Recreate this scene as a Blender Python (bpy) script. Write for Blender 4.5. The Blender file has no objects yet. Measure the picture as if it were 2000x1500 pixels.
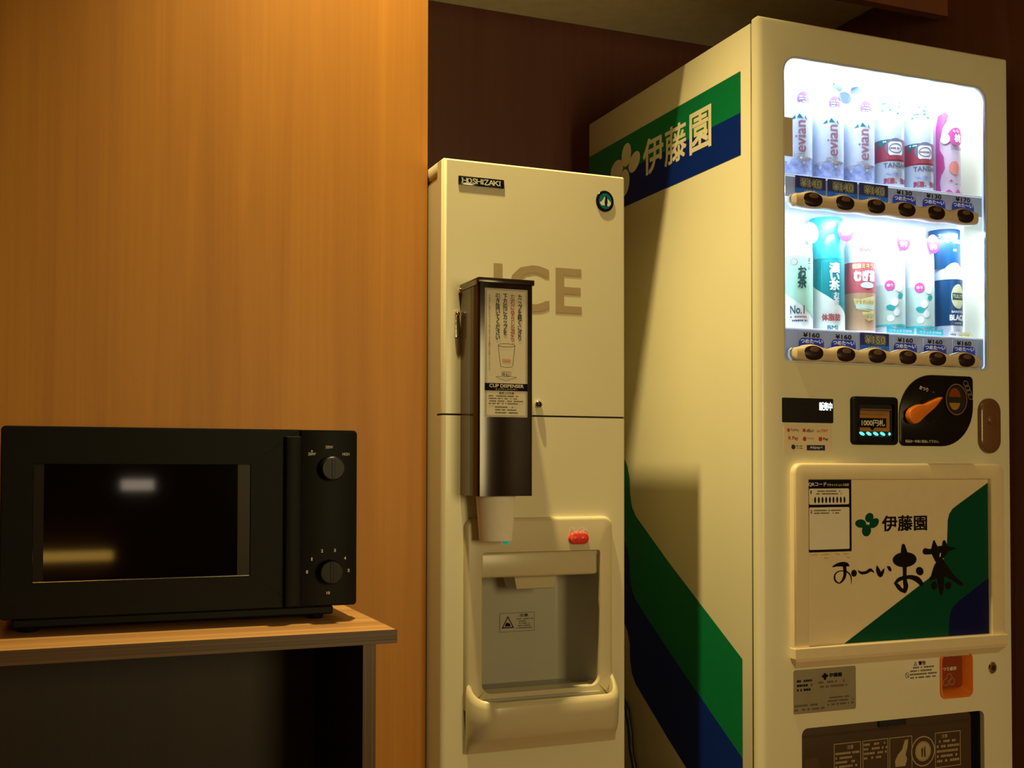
import bpy, bmesh, math, random
from mathutils import Vector, Matrix
random.seed(7)
SC = bpy.context.scene
COL = SC.collection

# ------------------------------------------------------------------ camera
def make_camera():
    F, yaw, pit, roll, cy, cz = 2228.5, .3864, .0241, .0016, 857.2, .9507
    c, s, cp, sp, cr, sr = math.cos(yaw), math.sin(yaw), math.cos(pit), math.sin(pit), math.cos(roll), math.sin(roll)
    right = Vector((c, -s, 0)); h = Vector((s, c, 0)); up = Vector((0, 0, 1))
    down = -up*cp + h*sp; fwd = h*cp + up*sp
    r2 = right*cr - down*sr; d2 = right*sr + down*cr
    cam = bpy.data.cameras.new('camera'); o = bpy.data.objects.new('camera', cam); COL.objects.link(o)
    m = Matrix.Identity(4)
    for i in range(3):
        m[i][0] = r2[i]; m[i][1] = -d2[i]; m[i][2] = -fwd[i]
    m[2][3] = cz
    o.matrix_world = m
    cam.sensor_fit = 'HORIZONTAL'; cam.sensor_width = 36; cam.lens = 36*F/2000
    cam.shift_y = (cy-750)/2000; cam.clip_start = .02; cam.clip_end = 50
    SC.camera = o
make_camera()

# ------------------------------------------------------------------ light
SC.view_settings.view_transform = 'Standard'; SC.view_settings.look = 'None'
SC.view_settings.gamma = 1; SC.view_settings.use_curve_mapping = False
SC.view_settings.exposure = 0
SC.cycles.adaptive_threshold = .025; SC.cycles.max_bounces = 6; SC.cycles.diffuse_bounces = 4; SC.cycles.glossy_bounces = 3; SC.cycles.transparent_max_bounces = 6
w = bpy.data.worlds.new('world'); SC.world = w; w.use_nodes = True
w.node_tree.nodes['Background'].inputs[0].default_value = (1, .72, .38, 1)
w.node_tree.nodes['Background'].inputs[1].default_value = .03
def lamp(name, kind, loc, energy, color, target=None, **kw):
    d = bpy.data.lights.new(name, kind); d.energy = energy; d.color = color
    for k, v in kw.items(): setattr(d, k, v)
    o = bpy.data.objects.new(name, d); COL.objects.link(o); o.location = loc
    if target is not None:
        o.rotation_euler = (Vector(target)-Vector(loc)).to_track_quat('-Z', 'Y').to_euler()
    return o
WARM = (1, .77, .30)
lamp('downlight_wall', 'SPOT', (.52, 1.80, 2.93), 322, WARM, (.76, 1.82, 0), spot_size=math.radians(71), spot_blend=1, shadow_soft_size=.03)
lamp('front_fill', 'AREA', (1.16, -1.6, 1.2), 15.2, (1, .77, .33), (1.35, 1.9, .75), shape='RECTANGLE', size=.6, size_y=.8, spread=math.radians(125))  # added fill from behind the camera to brighten the machine fronts; no real fixture
lamp('ceiling_fill', 'AREA', (1.1, .0, 2.9), 1.0, (1, .74, .30), (1.2, .5, 0), shape='SQUARE', size=.8)  # weak overhead fill, added for soft ambient light

# ------------------------------------------------------------------ materials
MAT = {}
def node_mat(name):
    m = bpy.data.materials.new(name); m.use_nodes = True
    nt = m.node_tree; b = nt.nodes['Principled BSDF']
    return m, nt, b
def mk(name, col, rough=.5, metal=0, var=.05, scale=30, coat=0, emit=None, estr=0, bump=0, spec=.5, alpha=1, trans=0):
    m, nt, b = node_mat(name)
    b.inputs['Roughness'].default_value = rough; b.inputs['Metallic'].default_value = metal
    b.inputs['Coat Weight'].default_value = coat; b.inputs['Coat Roughness'].default_value = .08
    b.inputs['Specular IOR Level'].default_value = spec
    b.inputs['Alpha'].default_value = alpha; b.inputs['Transmission Weight'].default_value = trans
    tc = nt.nodes.new('ShaderNodeTexCoord'); n = nt.nodes.new('ShaderNodeTexNoise'); n.inputs['Scale'].default_value = scale
    n.inputs['Detail'].default_value = 3
    nt.links.new(tc.outputs['Object'], n.inputs['Vector'])
    r = nt.nodes.new('ShaderNodeValToRGB'); nt.links.new(n.outputs['Fac'], r.inputs['Fac'])
    r.color_ramp.elements[0].position = .3; r.color_ramp.elements[1].position = .7
    r.color_ramp.elements[0].color = (*[c*(1-var) for c in col], 1); r.color_ramp.elements[1].color = (*[min(1, c*(1+var)) for c in col], 1)
    nt.links.new(r.outputs['Color'], b.inputs['Base Color'])
    if bump:
        bp = nt.nodes.new('ShaderNodeBump'); bp.inputs['Strength'].default_value = bump; bp.inputs['Distance'].default_value = .001
        n2 = nt.nodes.new('ShaderNodeTexNoise'); n2.inputs['Scale'].default_value = 900
        nt.links.new(tc.outputs['Object'], n2.inputs['Vector'])
        nt.links.new(n2.outputs['Fac'], bp.inputs['Height']); nt.links.new(bp.outputs['Normal'], b.inputs['Normal'])
    if emit:
        b.inputs['Emission Color'].default_value = (*emit, 1); b.inputs['Emission Strength'].default_value = estr
        m.cycles.emission_sampling = 'NONE'
    MAT[name] = m
    return m
def wood(name, c0, c1, axis='Z', rough=.4, coarse=9, fine=150, streak=.35, coat=.15):
    m, nt, b = node_mat(name)
    tc = nt.nodes.new('ShaderNodeTexCoord'); L = nt.links.new
    def noise(sc, lo, detail, dist):
        mp = nt.nodes.new('ShaderNodeMapping'); v = [sc, sc, sc]; v['XYZ'.index(axis)] = lo
        mp.inputs['Scale'].default_value = v; L(tc.outputs['Object'], mp.inputs['Vector'])
        n = nt.nodes.new('ShaderNodeTexNoise'); n.inputs['Scale'].default_value = 1; n.inputs['Detail'].default_value = detail
        n.inputs['Distortion'].default_value = dist
        L(mp.outputs['Vector'], n.inputs['Vector']); return n.outputs['Fac']
    a = noise(coarse, .45, 4, .6); f = noise(fine, 2.2, 3, .2); g = noise(coarse*4.5, .9, 3, .8)
    mx = nt.nodes.new('ShaderNodeMix'); mx.data_type = 'FLOAT'; mx.inputs[0].default_value = streak
    L(a, mx.inputs[2]); L(f, mx.inputs[3])
    mx2 = nt.nodes.new('ShaderNodeMix'); mx2.data_type = 'FLOAT'; mx2.inputs[0].default_value = .35
    L(mx.outputs[0], mx2.inputs[2]); L(g, mx2.inputs[3])
    r = nt.nodes.new('ShaderNodeValToRGB'); L(mx2.outputs[0], r.inputs['Fac'])
    r.color_ramp.elements[0].position = .36; r.color_ramp.elements[1].position = .64
    r.color_ramp.elements[0].color = (*c0, 1); r.color_ramp.elements[1].color = (*c1, 1)
    L(r.outputs['Color'], b.inputs['Base Color'])
    bp = nt.nodes.new('ShaderNodeBump'); bp.inputs['Strength'].default_value = .08; bp.inputs['Distance'].default_value = .001
    L(f, bp.inputs['Height']); L(bp.outputs['Normal'], b.inputs['Normal'])
    b.inputs['Roughness'].default_value = rough; b.inputs['Coat Weight'].default_value = coat; b.inputs['Coat Roughness'].default_value = .2
    MAT[name] = m
    return m
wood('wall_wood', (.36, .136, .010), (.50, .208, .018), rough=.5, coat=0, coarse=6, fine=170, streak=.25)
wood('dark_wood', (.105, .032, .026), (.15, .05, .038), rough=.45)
wood('red_wood', (.15, .05, .022), (.22, .08, .036), rough=.45)
wood('table_wood', (.26, .125, .045), (.56, .31, .12), axis='X', rough=.35, coarse=40, fine=220)
wood('table_edge', (.035, .017, .009), (.21, .11, .05), axis='X', rough=.4, coarse=160, fine=300, streak=.2)
wood('table_side', (.035, .017, .009), (.21, .11, .05), axis='Z', rough=.4, coarse=160, fine=300, streak=.2)
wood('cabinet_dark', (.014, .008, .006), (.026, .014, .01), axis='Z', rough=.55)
mk('ceiling_paint', (.92, .84, .64), .8)
mk('floor_carpet', (.16, .09, .045), .95, scale=200)
mk('cream', (.80, .755, .56), .38, coat=.1, var=.012, scale=6, bump=.015)
mk('cream_ice', (.77, .72, .53), .36, coat=.1, var=.012, scale=6, bump=.02)
mk('tray_cream', (.63, .555, .385), .3, var=.02, scale=12)
mk('trim_cream', (.80, .67, .45), .4, var=.02)
mk('button_bar', (.72, .58, .40), .35, var=.02)
mk('recess_grey', (.45, .43, .37), .35, var=.03, scale=10)
mk('gap_dark', (.012, .01, .008), .8)
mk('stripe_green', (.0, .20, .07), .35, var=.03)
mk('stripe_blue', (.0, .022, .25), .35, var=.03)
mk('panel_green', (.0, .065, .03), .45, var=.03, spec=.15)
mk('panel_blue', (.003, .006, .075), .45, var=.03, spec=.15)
mk('print_black', (.010, .007, .006), .6, var=.1, spec=.08)
mk('print_cream', (.85, .79, .6), .5)
mk('print_grey', (.40, .30, .16), .45)
mk('print_red', (.45, .03, .02), .5)
mk('print_orange', (.62, .17, .03), .5)
mk('print_white', (.85, .85, .82), .5)
mk('fine_print', (.12, .09, .05), .6)
mk('paper', (.82, .76, .62), .6, var=.02)
mk('paper_cup', (.93, .88, .76), .7, var=.02, scale=80)
mk('silver_plate', (.42, .38, .28), .4, metal=.5, var=.05)
mk('chrome', (.75, .72, .66), .15, metal=1)
mk('black_plastic', (.0075, .0075, .0072), .5, var=.1, scale=60, bump=.03, spec=.12)
mk('black_gloss', (.008, .007, .006), .12, var=.1)
mk('oven_glass', (.003, .0022, .002), .045, var=.1)
mk('oven_inner', (.012, .005, .004), .4, spec=.2)
mk('knob_black', (.005, .005, .005), .4, spec=.2)
mk('smoked_brown', (.02, .0105, .0065), .12, var=.1, spec=.35)
mk('smoked_side', (.075, .04, .02), .2, var=.12, coat=.3)
mk('lid_dark', (.02, .014, .011), .22)
mk('red_button', (.75, .05, .035), .3)
mk('green_lamp', (.0, .2, .13), .2, emit=(.0, .8, .5), estr=.25)
mk('orange', (.80, .20, .018), .35)
mk('orange_dark', (.28, .045, .012), .4)
mk('copper', (.42, .22, .13), .35, metal=.7)
mk('bronze_brown', (.16, .075, .028), .22, coat=.5)
mk('amber', (.42, .2, .035), .3)
mk('led_green', (.0, .3, .2), .4, emit=(.12, 1, .72), estr=1.6)
mk('led_white', (.8, 1, .95), .4, emit=(.75, 1, .92), estr=3)
mk('flap_smoke', (.07, .045, .026), .25, coat=.2)
mk('flap_print', (.42, .33, .18), .6)
mk('badge_teal', (.0, .16, .2), .2, coat=.5)
mk('badge_white', (.72, .75, .62), .3)
mk('case_white', (.86, .90, .98), .5, var=.01)
mk('rail_grey', (.34, .36, .45), .45)
mk('tag_pink', (.22, .02, .10), .5)
mk('print_slate', (.06, .06, .09), .5)
mk('tag_navy', (.012, .012, .085), .5)
mk('tag_blue', (.01, .11, .42), .5)
mk('tab_blue', (.012, .025, .33), .5)
mk('tag_gold', (.42, .36, .1), .45)
mk('rim_white', (.62, .70, .80), .2)
mk('button_brown', (.022, .012, .009), .18, coat=.4)
mk('button_sheen', (.16, .09, .045), .3)  # lighter brown for the reflection painted on the buttons
mk('cable', (.008, .008, .008), .5)
mk('lamp_diffuser', (.9, .95, 1), .5, emit=(.72, .86, 1), estr=5)
mk('strip_diffuser', (.9, .8, .5), .5, emit=(1, .55, .10), estr=6)
mk('sign_diffuser', (.9, .9, .8), .5, emit=(1, .80, .60), estr=5.5)
# bottles
mk('water_clear', (.72, .76, .9), .12, var=.08, scale=60, coat=.4)
mk('water_ice', (.36, .42, .72), .12, var=.3, scale=90, coat=.4)
mk('label_pale', (.60, .66, .80), .5)
mk('evian_pink', (.42, .16, .24), .5)
mk('evian_teal', (.0, .17, .22), .5)
mk('lilac', (.26, .14, .36), .5)
mk('tansan_body', (.58, .66, .78), .15, coat=.4)
mk('tansan_red', (.36, .05, .085), .45)
mk('tansan_green', (.02, .17, .17), .45)
mk('tansan_silver', (.17, .16, .25), .45)
mk('magenta', (.55, .07, .28), .45)
mk('pink_pale', (.66, .50, .62), .4)
mk('peach', (.80, .26, .22), .5)
mk('tea_light', (.36, .60, .42), .4)
mk('tea_dark', (.0, .22, .24), .4)
mk('tea_mid', (.02, .33, .36), .4)
mk('tea_white', (.74, .77, .72), .4)
mk('ink_green', (.0, .055, .055), .5)
mk('barley', (.48, .30, .17), .3)
mk('barley_red', (.46, .09, .10), .45)
mk('barley_yellow', (.66, .60, .26), .5)
mk('jasmine', (.50, .66, .60), .3)
mk('jasmine_white', (.72, .76, .80), .35)
mk('jasmine_aqua', (.06, .48, .55), .4)
mk('coffee_blue', (.0, .05, .14), .35)
mk('coffee_cream', (.62, .60, .32), .45)
mk('can_silver', (.55, .60, .72), .3, metal=.2)
mk('cap_white', (.80, .82, .88), .4)
mk('clover_blue', (.13, .16, .28), .5)
def glass_mat():
    m, nt, b = node_mat('window_glass'); nt.nodes.remove(b)
    out = nt.nodes['Material Output']; t = nt.nodes.new('ShaderNodeBsdfTransparent'); g = nt.nodes.new('ShaderNodeBsdfGlossy')
    t.inputs[0].default_value = (.97, .985, 1, 1); g.inputs['Roughness'].default_value = .02
    fr = nt.nodes.new('ShaderNodeFresnel'); fr.inputs[0].default_value = 1.3
    mx = nt.nodes.new('ShaderNodeMixShader'); L = nt.links.new
    L(fr.outputs[0], mx.inputs[0]); L(t.outputs[0], mx.inputs[1]); L(g.outputs[0], mx.inputs[2]); L(mx.outputs[0], out.inputs[0])
    MAT['window_glass'] = m
glass_mat()
def film_mat():
    m, nt, b = node_mat('clover_film'); nt.nodes.remove(b); L = nt.links.new
    out = nt.nodes['Material Output']; t = nt.nodes.new('ShaderNodeBsdfTransparent'); t.inputs[0].default_value = (.22, .27, .50, 1)
    g = nt.nodes.new('ShaderNodeBsdfDiffuse'); g.inputs[0].default_value = (.5, .55, .7, 1)
    mx = nt.nodes.new('ShaderNodeMixShader'); mx.inputs[0].default_value = .25
    L(t.outputs[0], mx.inputs[1]); L(g.outputs[0], mx.inputs[2]); L(mx.outputs[0], out.inputs[0]); MAT['clover_film'] = m
film_mat()

# ------------------------------------------------------------------ builders
ORG = {}
def org(p):
    while p is not None and p.parent is not None: p = p.parent
    return ORG.get(p.name, Vector((0, 0, 0))) if p is not None else Vector((0, 0, 0))
def tag(o, label, cat, group=None):
    o['label'] = label; o['category'] = cat
    if group: o['group'] = group
    return o
def thing(name, label, cat, loc, group=None):
    o = bpy.data.objects.new(name, None); COL.objects.link(o); o.location = loc; o.empty_display_size = .05
    ORG[o.name] = Vector(loc)
    return tag(o, label, cat, group)
def finish(name, bm, mat, parent, smooth=False, origin=None):
    og = org(parent) if parent is not None else (Vector(origin) if origin else Vector((0, 0, 0)))
    bmesh.ops.recalc_face_normals(bm, faces=bm.faces)
    bm.transform(Matrix.Translation(-og))
    me = bpy.data.meshes.new(name); bm.to_mesh(me); bm.free()
    if smooth:
        me.polygons.foreach_set('use_smooth', [True]*len(me.polygons)); me.set_sharp_from_angle(angle=math.radians(40))
    o = bpy.data.objects.new(name, me); COL.objects.link(o); me.materials.append(MAT[mat])
    if parent is not None: o.parent = parent
    elif origin: o.location = og
    return o
def struct(o):
    o['kind'] = 'structure'; return o
def box(name, x0, x1, y0, y1, z0, z1, mat, parent=None, bev=0, seg=2, origin=None):
    bm = bmesh.new(); bmesh.ops.create_cube(bm, size=1)
    for v in bm.verts:
        v.co = Vector(((x0+x1)/2+v.co.x*(x1-x0), (y0+y1)/2+v.co.y*(y1-y0), (z0+z1)/2+v.co.z*(z1-z0)))
    if bev: bmesh.ops.bevel(bm, geom=bm.edges[:], offset=bev, segments=seg, affect='EDGES', profile=.5)
    return finish(name, bm, mat, parent, smooth=bool(bev), origin=origin)
def rrect(x0, x1, z0, z1, r, seg=6):
    """rounded rectangle; r is one radius or (bl, br, tr, tl)"""
    rs = r if isinstance(r, (tuple, list)) else (r,)*4
    out = []
    for (cx, cz, a0, rr) in ((x0, z0, 180, rs[0]), (x1, z0, 270, rs[1]), (x1, z1, 0, rs[2]), (x0, z1, 90, rs[3])):
        ox = cx+rr if cx == x0 else cx-rr; oz = cz+rr if cz == z0 else cz-rr
        if rr < 1e-6: out.append((cx, cz)); continue
        for k in range(seg+1):
            a = math.radians(a0+90*k/seg); out.append((ox+rr*math.cos(a), oz+rr*math.sin(a)))
    return out
def ell(cx, cz, rx, rz, n=24, rot=0):
    c, s = math.cos(rot), math.sin(rot)
    return [(cx+rx*math.cos(t)*c-rz*math.sin(t)*s, cz+rx*math.cos(t)*s+rz*math.sin(t)*c) for t in [2*math.pi*k/n for k in range(n)]]
def front(y): return lambda s, t, d=0: Vector((s, y+d, t))
def side(x): return lambda s, t, d=0: Vector((x+d, s, t))
def plate(name, outer, d0, d1, mat, parent, holes=(), pm=None, bev=0, seg=2, smooth=True, origin=None):
    """polygon with holes, thickness d0..d1 along the plane's depth; outer front edge optionally bevelled"""
    pm = pm or front(0)
    bm = bmesh.new(); loops = []
    def ring(pts, d):
        vs = [bm.verts.new(pm(s, t, d)) for s, t in pts]
        return vs, [bm.edges.new((vs[i], vs[(i+1) % len(vs)])) for i in range(len(vs))]
    fe = []; be = []; fr = []; bk = []
    for pts in [outer, *holes]:
        v, e = ring(pts, d0); fr.append(v); fe += e
        if d1 != d0:
            v2, e2 = ring(pts, d1); bk.append(v2); be += e2
    bmesh.ops.triangle_fill(bm, use_beauty=True, use_dissolve=False, edges=fe)
    if d1 != d0:
        bmesh.ops.triangle_fill(bm, use_beauty=True, use_dissolve=False, edges=be)
        for a, b in zip(fr, bk):
            for i in range(len(a)):
                j = (i+1) % len(a); bm.faces.new((a[i], a[j], b[j], b[i]))
        if bev:
            ed = [e for e in bm.edges if e.verts[0] in set(fr[0]) and e.verts[1] in set(fr[0]) and len(e.link_faces) == 2 and
                  any(len(f.verts) == 4 for f in e.link_faces)]
            bmesh.ops.recalc_face_normals(bm, faces=bm.faces)
            bmesh.ops.bevel(bm, geom=ed, offset=bev, segments=seg, affect='EDGES', profile=.5)
    return finish(name, bm, mat, parent, smooth=smooth, origin=origin)
IDENT = lambda s, t, d=0: Vector((s, t, d))
def on_curve(bm, pm):
    """cut printed shapes into short pieces, then bend them round the bottle"""
    xs = [v.co.x for v in bm.verts]; x = min(xs)+.005
    while x < max(xs):
        bmesh.ops.bisect_plane(bm, geom=bm.verts[:]+bm.edges[:]+bm.faces[:], dist=1e-7, plane_co=(x, 0, 0), plane_no=(1, 0, 0)); x += .005
    for v in bm.verts: v.co = pm(*v.co)
def flat(name, polys, mat, parent, pm, d=0, t=0):
    """several flat printed shapes as one part"""
    pm_, pm = pm, (IDENT if getattr(pm, 'curved', 0) else pm)
    bm = bmesh.new()
    for k_, pts in enumerate(polys):
        dk = d+math.copysign(4e-6*(k_ % 40), d)
        vs = [bm.verts.new(pm(s, z, dk)) for s, z in pts]
        es = [bm.edges.new((vs[i], vs[(i+1) % len(vs)])) for i in range(len(vs))]
        bmesh.ops.triangle_fill(bm, use_beauty=True, use_dissolve=False, edges=es)
    if pm is IDENT: on_curve(bm, pm_)
    return finish(name, bm, mat, parent)
def rings(name, pairs, mat, parent, pm, d=0):
    pm_, pm = pm, (IDENT if getattr(pm, 'curved', 0) else pm)
    bm = bmesh.new()
    for a, b in pairs:
        va = [bm.verts.new(pm(s, z, d)) for s, z in a]; vb = [bm.verts.new(pm(s, z, d)) for s, z in b]
        n = len(va)
        for i in range(n):
            j = (i+1) % n; bm.faces.new((va[i], va[j], vb[j], vb[i]))
    if pm is IDENT: on_curve(bm, pm_)
    return finish(name, bm, mat, parent)
def lathe(name, prof, cx, cy, mat, parent, n=32, cap=True):
    bm = bmesh.new(); R = []
    for r, z in prof:
        R.append([bm.verts.new((cx+r*math.sin(2*math.pi*k/n), cy-r*math.cos(2*math.pi*k/n), z)) for k in range(n)])
    for a, b in zip(R, R[1:]):
        for k in range(n): bm.faces.new((a[k], a[(k+1) % n], b[(k+1) % n], b[k]))
    if cap: bm.faces.new(R[0]); bm.faces.new(R[-1])
    return finish(name, bm, mat, parent, smooth=True)
def disc_y(name, cx, cz, rx, rz, y0, y1, mat, parent, n=28, dome=0, bev=.0008):
    """round boss standing out of a front face (y0 outer, y1 inner)"""
    bm = bmesh.new(); R = []
    prof = [(1, y1), (1, y0+bev)]
    k = 6
    if dome:
        prof = [(1, y1)] + [(math.cos(a), y0+dome*(1-math.sin(a))) for a in [math.pi/2*i/k for i in range(k)]]
        prof += [(.02, y0)]
    else: prof += [(1-bev/max(rx, 1e-4), y0)]
    for r, y in prof:
        R.append([bm.verts.new((cx+rx*r*math.cos(2*math.pi*i/n), y, cz+rz*r*math.sin(2*math.pi*i/n))) for i in range(n)])
    for a, b in zip(R, R[1:]):
        for i in range(n): bm.faces.new((a[i], a[(i+1) % n], b[(i+1) % n], b[i]))
    bm.faces.new(R[-1]); bm.faces.new(R[0])
    return finish(name, bm, mat, parent, smooth=True)
def tube(name, pts, r, mat, parent=None, n=10, origin=None):
    P = catmull([Vector(p) for p in pts], 8); bm = bmesh.new(); R = []
    for i, p in enumerate(P):
        t = (P[min(i+1, len(P)-1)]-P[max(i-1, 0)]).normalized()
        a = t.cross(Vector((.13, .97, .2))).normalized(); b = t.cross(a)
        R.append([bm.verts.new(p+a*r*math.cos(2*math.pi*k/n)+b*r*math.sin(2*math.pi*k/n)) for k in range(n)])
    for a, b in zip(R, R[1:]):
        for k in range(n): bm.faces.new((a[k], a[(k+1) % n], b[(k+1) % n], b[k]))
    bm.faces.new(R[0]); bm.faces.new(R[-1])
    return finish(name, bm, mat, parent, smooth=True, origin=origin)
def catmull(P, n):
    out = []
    for i in range(len(P)-1):
        p0 = P[max(i-1, 0)]; p1 = P[i]; p2 = P[i+1]; p3 = P[min(i+2, len(P)-1)]
        for k in range(n):
            t = k/n
            out.append(.5*((2*p1)+(p2-p0)*t+(2*p0-5*p1+4*p2-p3)*t*t+(3*p1-p0-3*p2+p3)*t**3))
    out.append(P[-1]); return out
def brush(pts, n=6):
    """brush stroke: list of (s, t, width) -> closed outline with round ends"""
    P = catmull([Vector(p) for p in pts], n); L = []; R = []
    for i, p in enumerate(P):
        q = P[min(i+1, len(P)-1)]-P[max(i-1, 0)]; d = Vector((q.x, q.y)).normalized(); nn = Vector((-d.y, d.x))*max(p.z, .0002)/2
        L.append((p.x+nn.x, p.y+nn.y)); R.append((p.x-nn.x, p.y-nn.y))
    return L, R
def strokes(name, lst, mat, parent, pm, d=0, blobs=()):
    bm = bmesh.new()
    for k_, pts in enumerate(lst):
        d += math.copysign(8e-6, d)
        L, R = brush(pts)
        l = [bm.verts.new(pm(*p, d)) for p in L]; r = [bm.verts.new(pm(*p, d)) for p in R]
        for i in range(len(l)-1): bm.faces.new((l[i], l[i+1], r[i+1], r[i]))
        for (s, t, w_) in (pts[0], pts[-1]):
            if w_ > .0015: bm.faces.new([bm.verts.new(pm(a, b, d*1.002)) for a, b in ell(s, t, w_*.49, w_*.49, 14)])
    d *= 1.02
    for pts in blobs: bm.faces.new([bm.verts.new(pm(a, b, d)) for a, b in pts])
    return finish(name, bm, mat, parent)
TXT = {}
def text_mesh(s, bold=0, align='LEFT', spacing=1, line=1):
    key = (s, align, spacing, line)
    if key in TXT: return TXT[key]
    c = bpy.data.curves.new('t', 'FONT'); c.body = s; c.size = 1; c.align_x = align; c.resolution_u = 3
    c.space_character = spacing; c.space_line = line; c.fill_mode = 'FRONT'
    o = bpy.data.objects.new('t', c); COL.objects.link(o)
    dg = bpy.context.evaluated_depsgraph_get(); dg.update()
    me = bpy.data.meshes.new_from_object(o.evaluated_get(dg))
    V = [(v.co.x, v.co.y) for v in me.vertices]; Fc = [tuple(p.vertices) for p in me.polygons]
    bpy.data.objects.remove(o); bpy.data.curves.remove(c); bpy.data.meshes.remove(me)
    xs = [v[0] for v in V]; ys = [v[1] for v in V]
    bb = (min(xs), max(xs), min(ys), max(ys))
    V = [((x-bb[0])/(bb[1]-bb[0]), (y-bb[2])/(bb[3]-bb[2])) for x, y in V]
    TXT[key] = (V, Fc, bb[3]-bb[2], bb[1]-bb[0]); return TXT[key]
def texts(name, items, mat, parent, pm, d=0):
    """items: (string, s0, s1, t0, t1[, opts]) stretched into their boxes, one part"""
    pm_, pm = pm, (IDENT if getattr(pm, 'curved', 0) else pm)
    bm = bmesh.new()
    for it in items:
        s, s0, s1, t0, t1 = it[:5]; op = it[5] if len(it) > 5 else {}
        rot = op.get('rot', 0); grow = op.get('grow', 0); op = {k: v for k, v in op.items() if k not in ('rot', 'grow')}
        V, Fc, eh, ew = text_mesh(s, **op); bold = op.get('bold', 0)
        mx, my = bold/ew, bold/eh                 # heavier letters: shifted copies of the outline
        for ci, (ox, oy) in enumerate(((-mx, -my), (mx, -my), (-mx, my), (mx, my), (0, 0)) if bold else ((0, 0),)):
            vs = []; dd = d+(3e-5*ci if d > 0 else -3e-5*ci)
            for x, y in V:
                x, y = (x+ox, y+oy) if grow else (x*(1-2*mx)+mx+ox, y*(1-2*my)+my+oy)
                if rot == 90: x, y = 1-y, x           # reads upwards
                a, b = s0+(s1-s0)*x, t0+(t1-t0)*y
                if rot not in (0, 90):
                    cx, cz = (s0+s1)/2, (t0+t1)/2; c, q = math.cos(math.radians(rot)), math.sin(math.radians(rot))
                    a, b = cx+(a-cx)*c-(b-cz)*q, cz+(a-cx)*q+(b-cz)*c
                vs.append(bm.verts.new(pm(a, b, dd)))
            for f in Fc:
                try: bm.faces.new([vs[i] for i in f])
                except ValueError: pass
    if pm is IDENT: on_curve(bm, pm_)
    return finish(name, bm, mat, parent)
def vert(s): return '\n'.join(s)
def greek(name, x0, x1, z0, z1, rows, mat, parent, pm, d=0, dens=.8, seed=1):
    """illegible small print: rows of little dashes"""
    rnd = random.Random(seed); P = []; h = (z1-z0)/rows
    for r in range(rows):
        z = z1-h*(r+.75); x = x0; end = x1-(x1-x0)*rnd.random()*.25
        while x < end:
            wd = h*rnd.uniform(.25, .6)
            if rnd.random() < dens: P.append([(x, z), (min(x+wd, x1), z), (min(x+wd, x1), z+h*.5), (x, z+h*.5)])
            x += wd+h*.12
    return flat(name, P, mat, parent, pm, d)
def clover(cx, cz, k, flip=1):
    """four leaf emblem: one small leaf up, two to the sides, one long leaf down"""
    return [ell(cx+flip*.1*k, cz+.44*k, .27*k, .36*k, 20, -flip*.2), ell(cx+flip*.46*k, cz+.06*k, .40*k, .25*k, 20, flip*.35),
            ell(cx-flip*.50*k, cz-.0*k, .40*k, .27*k, 20, flip*.15), ell(cx-flip*.10*k, cz-.52*k, .30*k, .42*k, 20, -flip*.25)]

# ------------------------------------------------------------------ the room
YW = 2.072
struct(box('floor', -2.6, 2.1, -1.7, 2.8, -.05, 0, 'floor_carpet'))
struct(box('ceiling', -2.6, 2.1, -1.7, YW, 3.0, 3.05, 'ceiling_paint'))
struct(box('wall_back', -2.6, .6675, YW, 2.10, 0, 3.0, 'wall_wood'))
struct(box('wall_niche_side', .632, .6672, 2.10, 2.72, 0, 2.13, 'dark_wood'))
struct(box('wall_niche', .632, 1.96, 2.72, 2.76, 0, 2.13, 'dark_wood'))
struct(box('ceiling_niche', .632, 1.96, YW+.025, 2.76, 2.126, 2.16, 'ceiling_paint'))
struct(box('trim_1', .6675, 1.945, YW, YW+.025, 2.008, 3.0, 'red_wood'))
struct(box('wall_right', 1.945, 1.99, -1.7, 2.76, 0, 3.0, 'red_wood'))
struct(box('wall_left', -2.6, -2.55, -1.7, YW, 0, 3.0, 'wall_wood'))
struct(box('wall_front', -2.6, 2.0, -1.75, -1.7, 0, 3.0, 'red_wood'))
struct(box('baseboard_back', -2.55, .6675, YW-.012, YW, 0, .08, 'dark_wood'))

# ------------------------------------------------------------------ table
T = thing('side_table', 'open-fronted wooden table with a striped brown edge, under the black microwave', 'table', (.03, 1.70, 0))
bm_top = box('table_top', -.36, .4265, 1.4525, 2.045, .7185, .7365, 'table_wood', T, .001)
box('front_edging', -.36, .4268, 1.4505, 1.4524, .7185, .7362, 'table_edge', bm_top)
box('end_edging', .4266, .4284, 1.4525, 2.045, .7185, .7362, 'table_edge', bm_top)
for x in (-.33, .386):
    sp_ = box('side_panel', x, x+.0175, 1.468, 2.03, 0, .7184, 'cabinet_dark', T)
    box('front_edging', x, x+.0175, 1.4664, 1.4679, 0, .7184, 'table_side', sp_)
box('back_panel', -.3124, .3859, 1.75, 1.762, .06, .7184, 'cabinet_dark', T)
box('bottom_shelf', -.3124, .3859, 1.475, 1.749, .04, .058, 'cabinet_dark', T)

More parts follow.
